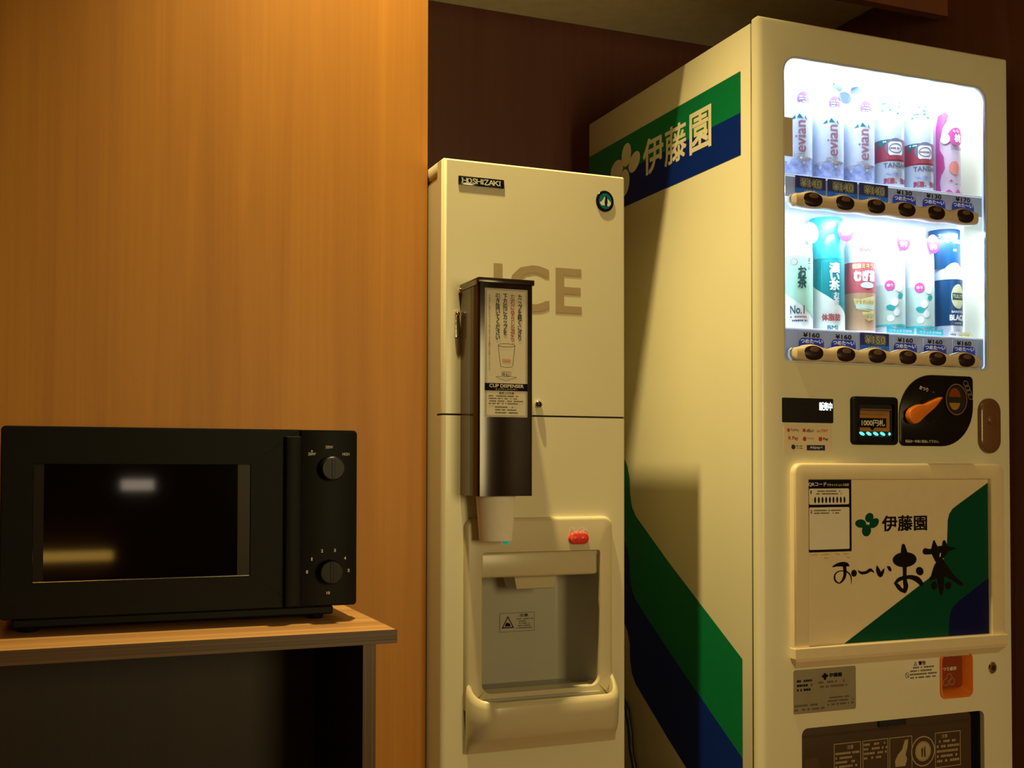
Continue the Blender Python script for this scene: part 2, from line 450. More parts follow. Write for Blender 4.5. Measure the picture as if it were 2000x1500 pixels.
# ------------------------------------------------------------------ microwave
M = thing('microwave_oven', 'black microwave oven with two round dials, standing on the wooden table', 'microwave', (.175, 1.75, .7366))
MY = 1.577
box('housing', -.0535, .4035, MY+.03, 1.93, .752, 1.0, 'black_plastic', M, .004)
door = plate('door', rrect(-.055, .3243, .7555, 1.0015, (.006, .001, .001, .006)), 0, .0295, 'black_plastic', M, pm=front(MY), bev=.0015,
             holes=[rrect(-.0168, .2572, .8012, .953, .002)], smooth=False)
plate('window_pane', rrect(-.0165, .257, .8015, .9528, .002), .003, .006, 'oven_glass', door, pm=front(MY))
for nm, a in (('l', (-.0164, -.004)), ('r', (.240, .2569))):
    flat('inner_frame', [[(a[0], .802), (a[1], .802), (a[1], .9525), (a[0], .9525)]], 'oven_inner', door, front(MY), .0028)
flat('sill_edge', [[(-.0166, .8012), (.2571, .8012), (.2571, .8022), (-.0166, .8022)]], 'chrome', door, front(MY), .0022)
plate('handle', rrect(.303, .3243, .757, .9915, .002), -.011, -.0005, 'black_plastic', door, pm=front(MY), bev=.002)
cp_ = plate('control_panel', rrect(.3255, .4054, .7555, 1.0012, (.001, .005, .006, .001)), .0005, .0295, 'black_plastic', M, pm=front(MY), bev=.0015)
for kx, kz in ((.3675, .9475), (.3661, .8036)):
    k = disc_y('dial', kx, kz, .0165, .0165, MY-.017, MY+.0004, 'knob_black', M, bev=.0015)
    box('dial_grip', kx-.0022, kx+.0022, MY-.0178, MY-.0165, kz-.014, kz+.014, 'knob_black', k, .0004, 1)
pf = front(MY+.0005)
for it_ in [('200W', .3356, .3462, .9655, .9697, dict(bold=.01)), ('500W', .3600, .3706, .9752, .9794, dict(bold=.01)), ('HIGH', .3842, .3940, .9655, .9697, dict(bold=.01)),
    ('0', .3335, .3365, .8015, .8062, dict(bold=.02)), ('1', .3407, .3424, .8192, .8236, dict(bold=.02)), ('2', .3544, .3573, .8302, .8346, dict(bold=.02)), ('3', .3726, .3755, .8305, .8349, dict(bold=.02)),
    ('4', .3871, .3902, .8193, .8237, dict(bold=.02)), ('5', .3924, .3953, .8019, .8063, dict(bold=.02)), ('10', .3625, .3672, .7717, .7757, dict(bold=.02))]:
    texts('dial_lettering', [it_], 'print_white', cp_, pf, -.0003)
flat('thaw_mark', [ell(.3408, .9718, .0012, .0012, 8)], 'print_white', cp_, pf, -.0003)
box('base_pan', -.04, .3735, MY+.006, 1.92, .7435, .7553, 'black_plastic', M, .002, 1)
for fx in (-.02, .352):
    for fy in (1.605, 1.90):
        lathe('foot', [(.011, .7366), (.012, .7375), (.013, .7436)], fx, fy, 'knob_black', M, 16)

# ------------------------------------------------------------------ ice dispenser
YI = 1.99
I = thing('ice_dispenser', 'tall narrow cream ice dispenser with grey ICE lettering, between wooden wall and vending machine', 'ice dispenser', (.86, 2.28, 0))
XL, XR = .6705, 1.0487
plate('housing', [(XL+.001, .06), (XR-.001, .06), (XR-.001, 1.4915), (XL+.001, 1.4915)], .0315, .15, 'cream_ice', I, pm=front(YI), holes=[[(.74, .45), (.994, .45), (.994, .80), (.74, .80)]], smooth=False)
box('rear_housing', XL+.001, XR-.001, YI+.1505, 2.57, .06, 1.4915, 'cream_ice', I)
box('top_cover', XL, XR, YI+.0315, 2.572, 1.494, 1.521, 'cream_ice', I, .003)
def rounded_panel(name, z0, z1, holes, par, mat='cream_ice', y0=YI, y1=YI+.0305, r=.009):
    """front panel bent round at its vertical edges"""
    if not holes:
        pts = []
        prof = [(XL, y1)] + [(XL+r-r*math.cos(math.pi/2*k/6), y0+r-r*math.sin(math.pi/2*k/6)) for k in range(7)] + \
               [(XR-.004+.004*math.sin(math.pi/2*k/4), y0+.004-.004*math.cos(math.pi/2*k/4)) for k in range(5)] + [(XR, y1)]
        bm = bmesh.new(); c = .003; lv = []
        for z, ins in ((z0, 0), (z1-c, 0), (z1, c)):
            lv.append([bm.verts.new((min(max(x, XL+ins), XR-ins), max(y, y0+ins), z)) for x, y in prof])
        n = len(prof)
        for a, b in zip(lv, lv[1:]):
            for i in range(n-1): bm.faces.new((a[i], a[i+1], b[i+1], b[i]))
            bm.faces.new((a[n-1], a[0], b[0], b[n-1]))
        bm.faces.new(lv[0]); bm.faces.new(lv[-1])
        return finish(name, bm, mat, par, smooth=True)
    x0 = XL+r; x1 = XR-.004
    bm = bmesh.new()
    def loop(pts, y): return [bm.verts.new((x, y, z)) for x, z in pts]
    outer = [(x0, z0), (x1, z0), (x1, z1), (x0, z1)]; vo = loop(outer, y0); vs = [vo]+[loop(h, y0) for h in holes]
    es = [bm.edges.new((v[i], v[(i+1) % len(v)])) for v in vs for i in range(len(v))]
    bmesh.ops.triangle_fill(bm, use_beauty=True, use_dissolve=False, edges=es)
    for h, v in zip(holes, vs[1:]):
        b = loop(h, y1)
        for i in range(len(v)): j = (i+1) % len(v); bm.faces.new((v[i], v[j], b[j], b[i]))
    for sx, xe, rr in ((-1, x0, r), (1, x1, .004)):
        prev = (vo[0], vo[3]) if sx < 0 else (vo[1], vo[2])
        for k in range(1, 7):
            a = math.pi/2*k/6; x = xe+sx*rr*math.sin(a); y = y0+rr-rr*math.cos(a)
            cur = (bm.verts.new((x, y, z0)), bm.verts.new((x, y, z1))); bm.faces.new((prev[0], cur[0], cur[1], prev[1])); prev = cur
        cur = (bm.verts.new((xe+sx*rr, y1, z0)), bm.verts.new((xe+sx*rr, y1, z1))); bm.faces.new((prev[0], cur[0], cur[1], prev[1]))
    e = [(XL, y1), (XL, y0+r), (x0, y0), (x1, y0), (XR, y0+.004), (XR, y1)]
    bm.faces.new([bm.verts.new((x, y, z1)) for x, y in e]); bm.faces.new([bm.verts.new((x, y, z0)) for x, y in e])
    return finish(name, bm, mat, par, smooth=True)
up_ = rounded_panel('upper_front_panel', 1.0482, 1.5215, [], I)
box('panel_joint', XL+.002, XR-.002, YI+.004, YI+.03, 1.0448, 1.0484, 'gap_dark', I)
lo_ = rounded_panel('lower_front_panel', .06, 1.0448, [rrect(.7452, .9885, .53, .7905, .012)], I)
for fx in (.70, 1.02):
    for fy in (2.05, 2.53): lathe('foot', [(.02, 0), (.02, .01), (.012, .012), (.012, .06)], fx, fy, 'knob_black', I, 16)
pI = front(YI)
texts('ice_lettering', [('ICE', .7717, .9548, 1.2425, 1.3335, dict(bold=.02, spacing=1.05))], 'print_grey', up_, pI, -.0004)
# brand plate with slab lettering
bp_ = box('brand_plate', .7010, .7921, YI-.0020, YI, 1.4741, 1.4907, 'black_gloss', I, .0006)
def slab(word, x0, x1, z0, z1):
    G = {'H': [(0, 0, 0, 1, 1), (.8, 0, .8, 1, 1), (0, .5, .8, .5, 0)], 'I': [(.2, 0, .2, 1, 1)],
         'K': [(0, 0, 0, 1, 1), (.08, .45, .72, 1, 2), (.25, .58, .8, 0, 2)], 'Z': [(.02, 1, .7, 1, 0), (.7, 1, .02, 0, 0), (.02, 0, .72, 0, 0), (.72, 0, .72, .22, 0), (.02, 1, .02, .78, 0)],
         'A': [(0, 0, .4, 1, 3), (.4, 1, .84, 0, 3), (.15, .32, .68, .32, 0)], 'O': 'O', 'S': 'S'}
    Wd = {'H': .9, 'I': .5, 'K': .9, 'Z': .85, 'A': .92, 'O': .95, 'S': .8}
    tot = sum(Wd[c] for c in word); u = (x1-x0)/tot; h = z1-z0; x = x0; P = []
    def bar(ax, az, bx, bz, th):
        d = Vector((bx-ax, bz-az)); n = Vector((-d.y, d.x)).normalized()*th/2
        P.append([(ax+n.x, az+n.y), (ax-n.x, az-n.y), (bx-n.x, bz-n.y), (bx+n.x, bz+n.y)])
    for c in word:
        g = G[c]
        if g == 'O':
            for k in range(16):
                a, b = 2*math.pi*k/16, 2*math.pi*(k+1)/16
                bar(x+u*(.4+.36*math.cos(a)), z0+h*(.5+.46*math.sin(a)), x+u*(.4+.36*math.cos(b)), z0+h*(.5+.46*math.sin(b)), h*(.12+.14*abs(math.cos(a))))
        elif g == 'S':
            pts = [(.62, .74), (.55, .93), (.33, .98), (.1, .86), (.1, .66), (.34, .53), (.58, .38), (.62, .18), (.38, .03), (.1, .08), (.04, .28)]
            for a, b in zip(pts, pts[1:]): bar(x+u*a[0], z0+h*a[1], x+u*b[0], z0+h*b[1], h*.19)
        else:
            for ax, az, bx, bz, sf in g:
                bar(x+u*ax, z0+h*az, x+u*bx, z0+h*bz, h*(.21 if sf in (1, 2, 3) else .16))
                for (ex, ez) in ((ax, az), (bx, bz)):
                    if sf == 1 or (sf == 2 and ez in (0, 1)) or (sf == 3 and ez == 0):
                        bar(x+u*(ex-.17), z0+h*(.06 if ez < .5 else .94), x+u*(ex+.17), z0+h*(.06 if ez < .5 else .94), h*.12)
        x += Wd[c]*u
    return P
flat('brand_lettering', slab('HOSHIZAKI', .7085, .7865, 1.4782, 1.4872), 'badge_white', bp_, front(YI-.0020), -.0003)
# round emblem
em = disc_y('round_emblem', 1.0047, 1.4695, .0193, .0212, YI-.0024, YI, 'black_gloss', I, bev=.001)
pe = front(YI-.0024)
flat('emblem_sky', [ell(1.0047, 1.4695, .0138, .0155, 24)], 'badge_teal', em, pe, -.0003)
flat('emblem_iceberg', [[(.9925, 1.466), (.9985, 1.4705), (1.0028, 1.4775), (1.0062, 1.477), (1.0082, 1.4712), (1.0095, 1.4745), (1.0152, 1.4695), (1.0172, 1.4652), (1.0142, 1.4608), (1.0105, 1.459), (1.008, 1.4625), (1.004, 1.4612), (.9965, 1.4605)]], 'badge_white', em, pe, -.0005)
flat('emblem_figure', [[(1.0042, 1.4755), (1.0055, 1.4795), (1.0077, 1.4795), (1.0088, 1.4755), (1.0095, 1.468), (1.0080, 1.4605), (1.0050, 1.460), (1.0028, 1.4655)]], 'print_black', em, pe, -.0007)
kn = disc_y('lock_knob', .8632, 1.0685, .0075, .0075, YI-.008, YI, 'chrome', I, dome=.004)
disc_y('knob_core', .8632, 1.0685, .004, .004, YI-.0085, YI-.004, 'black_gloss', kn, 14, dome=.001)
# dispensing panel
DP = plate('dispensing_bezel', rrect(.7138, 1.0165, .50, .8546, (.004, .004, .018, .018)), 0, .0125, 'tray_cream', I, pm=front(YI-.0125), bev=.007, seg=4,
           holes=[rrect(.745, .9887, .53, .7907, (.02, .02, .006, .006))])
def quadmesh(name, quads, mat, par, smooth=False):
    bm = bmesh.new()
    for q in quads: bm.faces.new([bm.verts.new(p) for p in q])
    bmesh.ops.remove_doubles(bm, verts=bm.verts, dist=1e-6)
    return finish(name, bm, mat, par, smooth=smooth)
x0, x1, y0, y1, z0, z1 = .7448, .9889, YI-.006, 2.12, .52, .7912
bmr = bmesh.new()
prof = [(x0, y0)] + [(x0+.012+.02-.02*math.cos(math.pi/2*k/5), y1-.02+.02*math.sin(math.pi/2*k/5)) for k in range(6)] + \
       [(x1-.032+.02*math.sin(math.pi/2*k/5), y1-.02+.02*math.cos(math.pi/2*k/5)) for k in range(6)] + [(x1, y0)]
a = [bmr.verts.new((x, y, z0)) for x, y in prof]; b = [bmr.verts.new((x, y, z1)) for x, y in prof]
for i in range(len(prof)-1): bmr.faces.new((a[i], a[i+1], b[i+1], b[i]))
bmr.faces.new(a); bmr.faces.new(b)
finish('recess', bmr, 'recess_grey', I, smooth=True)
box('recess_hood', .7452, .9885, YI-.002, YI+.03, .7425, .7905, 'tray_cream', I, .006, 3)
bmc = bmesh.new(); R = []
for (xa, xb, ya, yb, z) in ((.826, .922, 2.025, 2.095, .757), (.836, .914, 2.03, 2.085, .716), (.840, .910, 2.034, 2.08, .714)):
    R.append([bmc.verts.new(p) for p in ((xa, ya, z), (xb, ya, z), (xb, yb, z), (xa, yb, z))])
for p, q in zip(R, R[1:]):
    for k in range(4): bmc.faces.new((p[k], p[(k+1) % 4], q[(k+1) % 4], q[k]))
bmc.faces.new(R[0]); bmc.faces.new(R[-1])
finish('ice_chute', bmc, 'tray_cream', I)
# drip tray: a scoop that stands out of the bezel
def scoop():
    bm = bmesh.new(); N = 22
    xa, xb = .7138, 1.0205
    def U(p, ins, z, rimlift=0):
        """plan outline from the left root over the front to the right root"""
        out = []; l, r_ = xa+ins, xb-ins; f = p-ins; rc = min(.05, max(f, .004)*.95)
        pts = [(l, 0), (l, max(f-rc, 0)*.5), (l, max(f-rc, 0))]
        pts += [(l+rc-rc*math.cos(math.pi/2*k/6), f-rc+rc*math.sin(math.pi/2*k/6)) for k in range(1, 7)]
        pts += [(l+rc+(r_-l-2*rc)*k/4, f) for k in range(1, 4)]
        pts += [(r_-rc+rc*math.sin(math.pi/2*k/6), f-rc+rc*math.cos(math.pi/2*k/6)) for k in range(0, 7)]
        pts += [(r_, max(f-rc, 0)*.5), (r_, 0)]
        for x, d in pts:
            q = 1-min(1, d/max(p, 1e-4)); out.append(bm.verts.new((x, YI-.0115-d, z+rimlift*q*q)))
        return out
    lev = [U(.004, 0, .424), U(.016, 0, .440), U(.040, 0, .452), U(.050, 0, .462), U(.054, 0, .485), U(.056, 0, .512, .02), U(.055, .002, .520, .026), U(.054, .006, .523, .028), U(.052, .010, .520, .026), U(.049, .013, .508, .012), U(.046, .015, .497)]
    for a, b in zip(lev, lev[1:]):
        for i in range(len(a)-1): bm.faces.new((a[i], a[i+1], b[i+1], b[i]))
    bm.faces.new(lev[0]); bm.faces.new(lev[-1])
    return finish('drip_tray', bm, 'tray_cream', I, smooth=True)
scoop()
box('tray_grid', .748, .986, YI-.02, 2.09, .4975, .521, 'recess_grey', I)
bz = front(YI-.0125)
texts('push_lettering', [('PUSH', .9228, .9622, .8247, .8358, dict(bold=.015, spacing=1.08))], 'print_white', DP, bz, -.0004)
pb = plate('push_button', rrect(.9208, .9622, .8022, .8244, .0108, 7), -.007, .002, 'red_button', I, pm=bz, bev=.003, seg=3)
for sx in (.9335, .9495): disc_y('button_dimple', sx, .8133, .0035, .0035, YI-.0205, YI-.0185, 'red_button', pb, 14, dome=.001)
disc_y('indicator_lamp', .792, .8115, .0065, .0065, YI-.0165, YI-.0122, 'green_lamp', I, 18, dome=.003)
ws = plate('warning_sticker', rrect(.836, .912, .620, .6585, .001, 2), -.0006, 0, 'recess_grey', I, pm=front(2.1195))
pw = front(2.1189)
rings('sticker_border', [([(0.8365, 0.6205), (0.9115, 0.6205), (0.9115, 0.6580), (0.8365, 0.6580)], [(0.8373, 0.6213), (0.9107, 0.6213), (0.9107, 0.6572), (0.8373, 0.6572)])], 'fine_print', ws, pw, -.0002)
rings('warning_triangle', [([(0.8405, 0.6280), (0.8670, 0.6280), (0.8537, 0.6525)], [(0.8437, 0.6300), (0.8638, 0.6300), (0.8537, 0.6485)])], 'print_black', ws, pw, -.0002)
flat('hand_pictogram', [[(0.8475, 0.6315), (0.8600, 0.6315), (0.8580, 0.6370), (0.8520, 0.6395), (0.8485, 0.6360)]], 'print_black', ws, pw, -.0002)
texts('sticker_heading', [('注意', 0.8790, 0.8975, 0.6495, 0.6555, dict(bold=.02))], 'print_black', ws, pw, -.0002)
greek('small_print', 0.8730, 0.9095, .625, 0.6475, 5, 'fine_print', ws, pw, -.0002, seed=3)
# hasp beside the cup holder
HK = plate('hasp', rrect(.6945, .7035, 1.187, 1.2385, .0044), -.004, 0, 'chrome', I, pm=pI, bev=.0012, holes=[rrect(.6968, .7008, 1.192, 1.226, .0018)])
disc_y('hasp_screw', .6990, 1.2325, .0042, .0042, YI-.0085, YI-.004, 'chrome', HK, 16, dome=.003)

# ------------------------------------------------------------------ cup dispenser and cup
C = thing('cup_dispenser', 'smoked brown cup holder box with an instruction label, fixed to the ice dispenser', 'cup dispenser', (.7585, 1.97, .897))
cx0, cx1, cy0, cy1 = .7058, .8112, 1.8945, 1.9888
box('side_wall', cx0, cx0+.003, cy0+.0405, cy1, .8975, 1.2775, 'smoked_side', C, .0006, 1)
box('side_wall', cx1-.003, cx1, cy0+.0405, cy1, .8975, 1.2775, 'smoked_side', C, .0006, 1)
bmf = bmesh.new(); prof = [(cx0, cy0+.040), (cx0, cy0+.004)] + [(cx0+.004-.004*math.cos(math.pi/2*k/4), cy0+.004-.004*math.sin(math.pi/2*k/4)) for k in range(1, 5)]
prof += [(cx1+cx0-x, y) for x, y in reversed(prof)]
inn = [(min(max(x, cx0+.003), cx1-.003), max(y, cy0+.003)) for x, y in prof]
V = [[bmf.verts.new((x, y, z)) for x, y in pp] for z in (.8975, 1.2775) for pp in (prof, inn)]
n = len(prof)
for i in range(n-1):
    bmf.faces.new((V[0][i], V[0][i+1], V[2][i+1], V[2][i])); bmf.faces.new((V[1][i], V[1][i+1], V[3][i+1], V[3][i]))
    bmf.faces.new((V[0][i], V[0][i+1], V[1][i+1], V[1][i])); bmf.faces.new((V[2][i], V[2][i+1], V[3][i+1], V[3][i]))
fc = finish('front_cover', bmf, 'smoked_brown', C, smooth=True)
box('back_wall', cx0+.0031, cx1-.0031, cy1-.003, cy1, .8975, 1.2775, 'smoked_brown', C)
lid = box('lid', cx0-.0012, cx1+.0022, cy0-.003, cy1, 1.2776, 1.2875, 'lid_dark', C, .0014, 2)
box('lid_rim', cx0-.0018, cx0-.0010, cy0+.004, cy1, 1.2745, 1.2835, 'smoked_side', lid)
bmS = disc_y('hinge_screw', .7046, 1.2768, .0032, .0032, cy1-.0075, cy1+.0005, 'chrome', C, 14, dome=.002)
box('cup_guide', cx0+.012, cx1-.012, cy0+.012, cy0+.014, .905, 1.0, 'black_gloss', C)
LB = plate('instruction_label', rrect(.7182, .8004, 1.0389, 1.269, .0008, 2), -.0005, -.0001, 'paper', C, pm=front(cy0))
pl = front(cy0-.0005)
rings('label_border', [([(.7195, 1.0400), (.7992, 1.0400), (.7992, 1.2679), (.7195, 1.2679)], [(.7201, 1.0406), (.7986, 1.0406), (.7986, 1.2673), (.7201, 1.2673)]),
     ([(.7212, 1.0416), (.7975, 1.0416), (.7975, 1.2663), (.7212, 1.2663)], [(.7216, 1.0420), (.7971, 1.0420), (.7971, 1.2659), (.7216, 1.2659)])], 'fine_print', LB, pl, -.0002)
op = dict(align='CENTER', line=.82, bold=.012)
for q_, xa, xb, za in (('カップを軽くにぎり', .7808, .7898, 1.1765), ('下方向にカップを', .7525, .7615, 1.186), ('引き抜いてください', .7380, .7475, 1.177)):
    texts('label_text', [(vert(q_), xa, xb, za, 1.2602, op)], 'print_black', LB, pl, -.0002)
texts('label_red_text', [(vert('左右にゆらしながら'), .7668, .7760, 1.175, 1.2602, op)], 'print_red', LB, pl, -.0002)
texts('label_small_text', [(vert('※余分に抜けたカップは上のフタを開けお戻しください'), .7250, .7287, 1.122, 1.258, dict(align='CENTER', line=.85))], 'fine_print', LB, pl, -.0002)
def linepoly(pts, th): return [[(p[0]-(q[1]-p[1])/math.hypot(q[0]-p[0], q[1]-p[1])*th/2, p[1]+(q[0]-p[0])/math.hypot(q[0]-p[0], q[1]-p[1])*th/2),
                                (p[0]+(q[1]-p[1])/math.hypot(q[0]-p[0], q[1]-p[1])*th/2, p[1]-(q[0]-p[0])/math.hypot(q[0]-p[0], q[1]-p[1])*th/2),
                                (q[0]+(q[1]-p[1])/math.hypot(q[0]-p[0], q[1]-p[1])*th/2, q[1]-(q[0]-p[0])/math.hypot(q[0]-p[0], q[1]-p[1])*th/2),
                                (q[0]-(q[1]-p[1])/math.hypot(q[0]-p[0], q[1]-p[1])*th/2, q[1]+(q[0]-p[0])/math.hypot(q[0]-p[0], q[1]-p[1])*th/2)] for p, q in zip(pts, pts[1:])]
e1 = ell(.7597, 1.1675, .0162, .0030, 24); e2 = ell(.7597, 1.1300, .0115, .0018, 24)
flat('cup_drawing', linepoly(e1+[e1[0]], .0008)+linepoly([(.7435, 1.1672), (.7482, 1.1302)], .0007)+linepoly([(.7759, 1.1672), (.7712, 1.1302)], .0007)+linepoly(e2[11:], .0007)+
     linepoly([(.7508, 1.1197), (.7508, 1.1116), (.7392, 1.1106), (.7590, 1.1035), (.7796, 1.1106), (.7678, 1.1116), (.7678, 1.1197), (.7508, 1.1197)], .0006), 'print_black', LB, pl, -.0002)
flat('cup_red_mark', [[(.7515, 1.137+.001*k), (.7680, 1.137+.001*k), (.7680, 1.1376+.001*k), (.7515, 1.1376+.001*k)] for k in range(0, 6, 1)], 'print_orange', LB, pl, -.0002)
texts('pull_text', [('PULL', .7523, .7663, 1.1112, 1.1180, dict(bold=.01))], 'print_black', LB, pl, -.0002)
flat('title_band', [[(.7182, 1.0858), (.8004, 1.0858), (.8004, 1.0992), (.7182, 1.0992)]], 'print_black', LB, pl, -.0002)
texts('title_text', [('CUP DISPENSER', .7268, .7930, 1.0916, 1.0978, dict(bold=.02)), ('カップディスペンサー', .7385, .7810, 1.0868, 1.0905, {})], 'print_cream', LB, pl, -.0004)
texts('notice_heading', [('使用上の注意', .7450, .7742, 1.0795, 1.0838, dict(bold=.015))], 'print_black', LB, pl, -.0002)
greek('notice_print', .7255, .7930, 1.0605, 1.0785, 4, 'fine_print', LB, pl, -.0002, seed=5)
greek('maker_print', .7380, .7830, 1.0440, 1.0590, 3, 'fine_print', LB, pl, -.0002, seed=6)
CU = thing('paper_cup', 'plain white paper cup hanging out of the brown cup dispenser', 'cup', (.7585, 1.9425, .8155))
lathe('cup_wall', [(.0255, .8200), (.0288, .8155), (.0300, .8158), (.0385, .925), (.0395, .926), (.0395, .929), (.0376, .929), (.0290, .8215)], .7585, 1.9425, 'paper_cup', CU, 40, cap=False)
lathe('cup_base', [(.001, .8200), (.0284, .8200), (.0286, .8215), (.001, .8215)], .7585, 1.9425, 'paper_cup', CU, 40)

# ------------------------------------------------------------------ vending machine
VL, VR, YV = 1.2678, 1.9037, 1.8555
V_ = thing('vending_machine', 'tall cream drinks vending machine with a lit display window and green and blue side stripes', 'vending machine', (1.585, 2.22, 0))
YB = 1.8800
sp2 = box('side_panel', VL, VL+.02, YB, 2.599, .03, 1.8213, 'cream', V_, .002, 2)
box('side_panel', VR-.02, VR, YB, 2.599, .03, 1.8213, 'cream', V_, .002, 2)
box('top_panel', VL+.02, VR-.02, YB, 2.599, 1.80, 1.8212, 'cream', V_)
box('rear_panel', VL+.02, VR-.02, 2.58, 2.599, .03, 1.80, 'cream', V_)
box('base', VL+.01, VR-.01, YB+.01, 2.59, 0, .0299, 'gap_dark', V_)
box('inner_liner', VL+.0201, VR-.0201, 2.0, 2.02, .03, 1.7999, 'gap_dark', V_)
WX0, WX1, WZ0, WZ1 = 1.3266, 1.8462, 1.1550, 1.7598
# door: front sheet with openings, rounded along the left edge
def vend_door():
    bm = bmesh.new(); r = .015; x0, x1, z0, z1 = VL+r, VR-.004, .12, 1.83
    holes = [rrect(WX0, WX1, WZ0, WZ1, (.012, .012, .032, .032), 8), rrect(1.3646, 1.825, .20, .441, .014), rrect(1.7095, 1.791, .4755, .5635, .014)]
    def loop(pts, y): return [bm.verts.new((x, y, z)) for x, z in pts]
    zc = .008
    outer = [(x0, z0), (x1, z0), (x1, z1-zc), (x0, z1-zc)]
    vs = [loop(outer, YV)]+[loop(h, YV) for h in holes]
    es = [bm.edges.new((v[i], v[(i+1) % len(v)])) for v in vs for i in range(len(v))]
    bmesh.ops.triangle_fill(bm, use_beauty=True, use_dissolve=False, edges=es)
    for h, v in zip(holes, vs[1:]):
        b = loop(h, YV+.012)
        for i in range(len(v)): j = (i+1) % len(v); bm.faces.new((v[i], v[j], b[j], b[i]))
    vo = vs[0]; yb = YV+.0195
    cols = [[(VL, yb)]+[(VL+r-r*math.cos(math.pi/2*k/6), YV+r-r*math.sin(math.pi/2*k/6)) for k in range(7)],
            [(x1+.004*math.sin(math.pi/2*k/4), YV+.004-.004*math.cos(math.pi/2*k/4)) for k in range(5)]+[(VR, yb)]]
    for c in cols:
        for (xa, ya), (xb, yb_) in zip(c, c[1:]):
            bm.faces.new([bm.verts.new(p) for p in ((xa, ya, z0), (xb, yb_, z0), (xb, yb_, z1-zc), (xa, ya, z1-zc))])
    ring = cols[0]+cols[1]; prev = [(x, y, z1-zc) for x, y in ring]
    for k in range(1, 5):
        a = math.pi/2*k/4; ins = zc*(1-math.cos(a)); cur = []
        for x, y in ring: cur.append((min(max(x, VL+ins), VR-ins), max(y, YV+ins), z1-zc+zc*math.sin(a)))
        for i in range(len(ring)-1): bm.faces.new([bm.verts.new(p) for p in (prev[i], prev[i+1], cur[i+1], cur[i])])
        prev = cur
    bm.faces.new([bm.verts.new(p) for p in prev])
    bmesh.ops.remove_doubles(bm, verts=bm.verts, dist=1e-5)
    return finish('door', bm, 'cream', V_, smooth=True)
VD = vend_door()
box('door_gasket', VL+.006, VL+.012, YV+.018, YB, .12, 1.81, 'gap_dark', VD)
# side decals
pS = side(VL)
YS = 1.9132
flat('green_stripe', [[(2.598, 1.7370), (YS, 1.7370), (YS, 1.6538), (2.598, 1.6538)]], 'stripe_green', sp2, pS, -.0006)
flat('blue_stripe', [[(2.598, 1.6538), (YS, 1.6538), (YS, 1.5695), (2.598, 1.5695)]], 'stripe_blue', sp2, pS, -.0006)
SW = (.843-.5734)/(2.356-1.913)
def swoosh(dz):
    return [(2.598, .9661+.1170+dz), (2.41, .972+dz), (2.392, .952+dz), (2.3815, .925+dz), (2.3790, .885+dz), (2.370, .857+dz), (2.352, .836+dz), (2.2048, .7437+dz), (2.0563, .6570+dz), (YS, .5734+dz)]
flat('green_swoosh', [swoosh(0)+list(reversed(swoosh(-.1942)))], 'stripe_green', sp2, pS, -.0006)
flat('blue_swoosh', [swoosh(-.1942)+list(reversed(swoosh(-.389)))], 'stripe_blue', sp2, pS, -.0006)
flat('side_clover', [ell(2.3952, 1.6916, .024, .028, 22, .2), ell(2.3560, 1.6650, .030, .021, 22, -.45), ell(2.4440, 1.6672, .033, .023, 22, -.1), ell(2.4060, 1.6270, .026, .032, 22, .25)], 'print_cream', sp2, pS, -.0009)
texts('side_lettering', [('伊', 2.314, 2.219, 1.6185, 1.7015, dict(bold=.018)), ('藤', 2.214, 2.120, 1.6165, 1.7005, dict(bold=.014)), ('園', 2.1075, 2.0205, 1.616, 1.7045, dict(bold=.018))], 'print_cream', sp2, pS, -.0009)

# display window
GL = front(1.861)
def window():
    rim_o = rrect(WX0+.0004, WX1-.0004, WZ0+.0004, WZ1-.0004, (.0116, .0116, .0316, .0316), 8); rim_i = rrect(WX0+.004, WX1-.0055, WZ0+.004, WZ1-.004, (.009, .009, .028, .028), 8)
    plate('window_rim', rim_o, .0005, .010, 'rim_white', VD, pm=front(YV), holes=[rim_i])
    plate('window_pane', rrect(WX0+.0041, WX1-.0056, WZ0+.0041, WZ1-.0041, (.0088, .0088, .0278, .0278), 8), .0045, .0055, 'window_glass', VD, pm=front(YV))
window()
box('display_back', WX0-.004, WX1+.048, 1.972, 1.980, WZ0-.008, WZ1+.01, 'case_white', V_)
for xx in (WX0-.010, WX1+.0481): box('display_side', xx, xx+.006, 1.8680, 1.980, WZ0-.008, WZ1+.01, 'case_white', V_)
box('display_top', WX0-.010, WX1+.0541, 1.8680, 1.980, WZ1+.0101, WZ1+.016, 'case_white', V_)
box('display_floor', WX0-.010, WX1+.0541, 1.8680, 1.980, WZ0-.014, WZ0-.0081, 'case_white', V_)
SH = [1.5350, 1.2280]
for z in SH: box('display_shelf', WX0-.0039, WX1+.0479, 1.8860, 1.9719, z-.004, z-.0002, 'case_white', V_, .0006, 1)
for z in (WZ1+.0035, SH[0]-.0095):
    box('light_tube', WX0+.004, WX1+.04, 1.9640, 1.9715, z-.004, z+.004, 'lamp_diffuser', V_, .001, 1)
for xx in (WX0+.0005, WX1+.038): box('light_tube', xx-.002, xx+.004, 1.9640, 1.9715, 1.245, 1.50, 'lamp_diffuser', V_, .001, 1)
COOL = (.70, .85, 1)
for z0_, e in ((WZ1+.006, 2.3), (1.4560, 3.0)):
    lamp('display_lamp', 'AREA', (1.605, 1.8745, z0_), e, COOL, (1.605, 1.925, z0_-.16), shape='RECTANGLE', size=.5, size_y=.010)
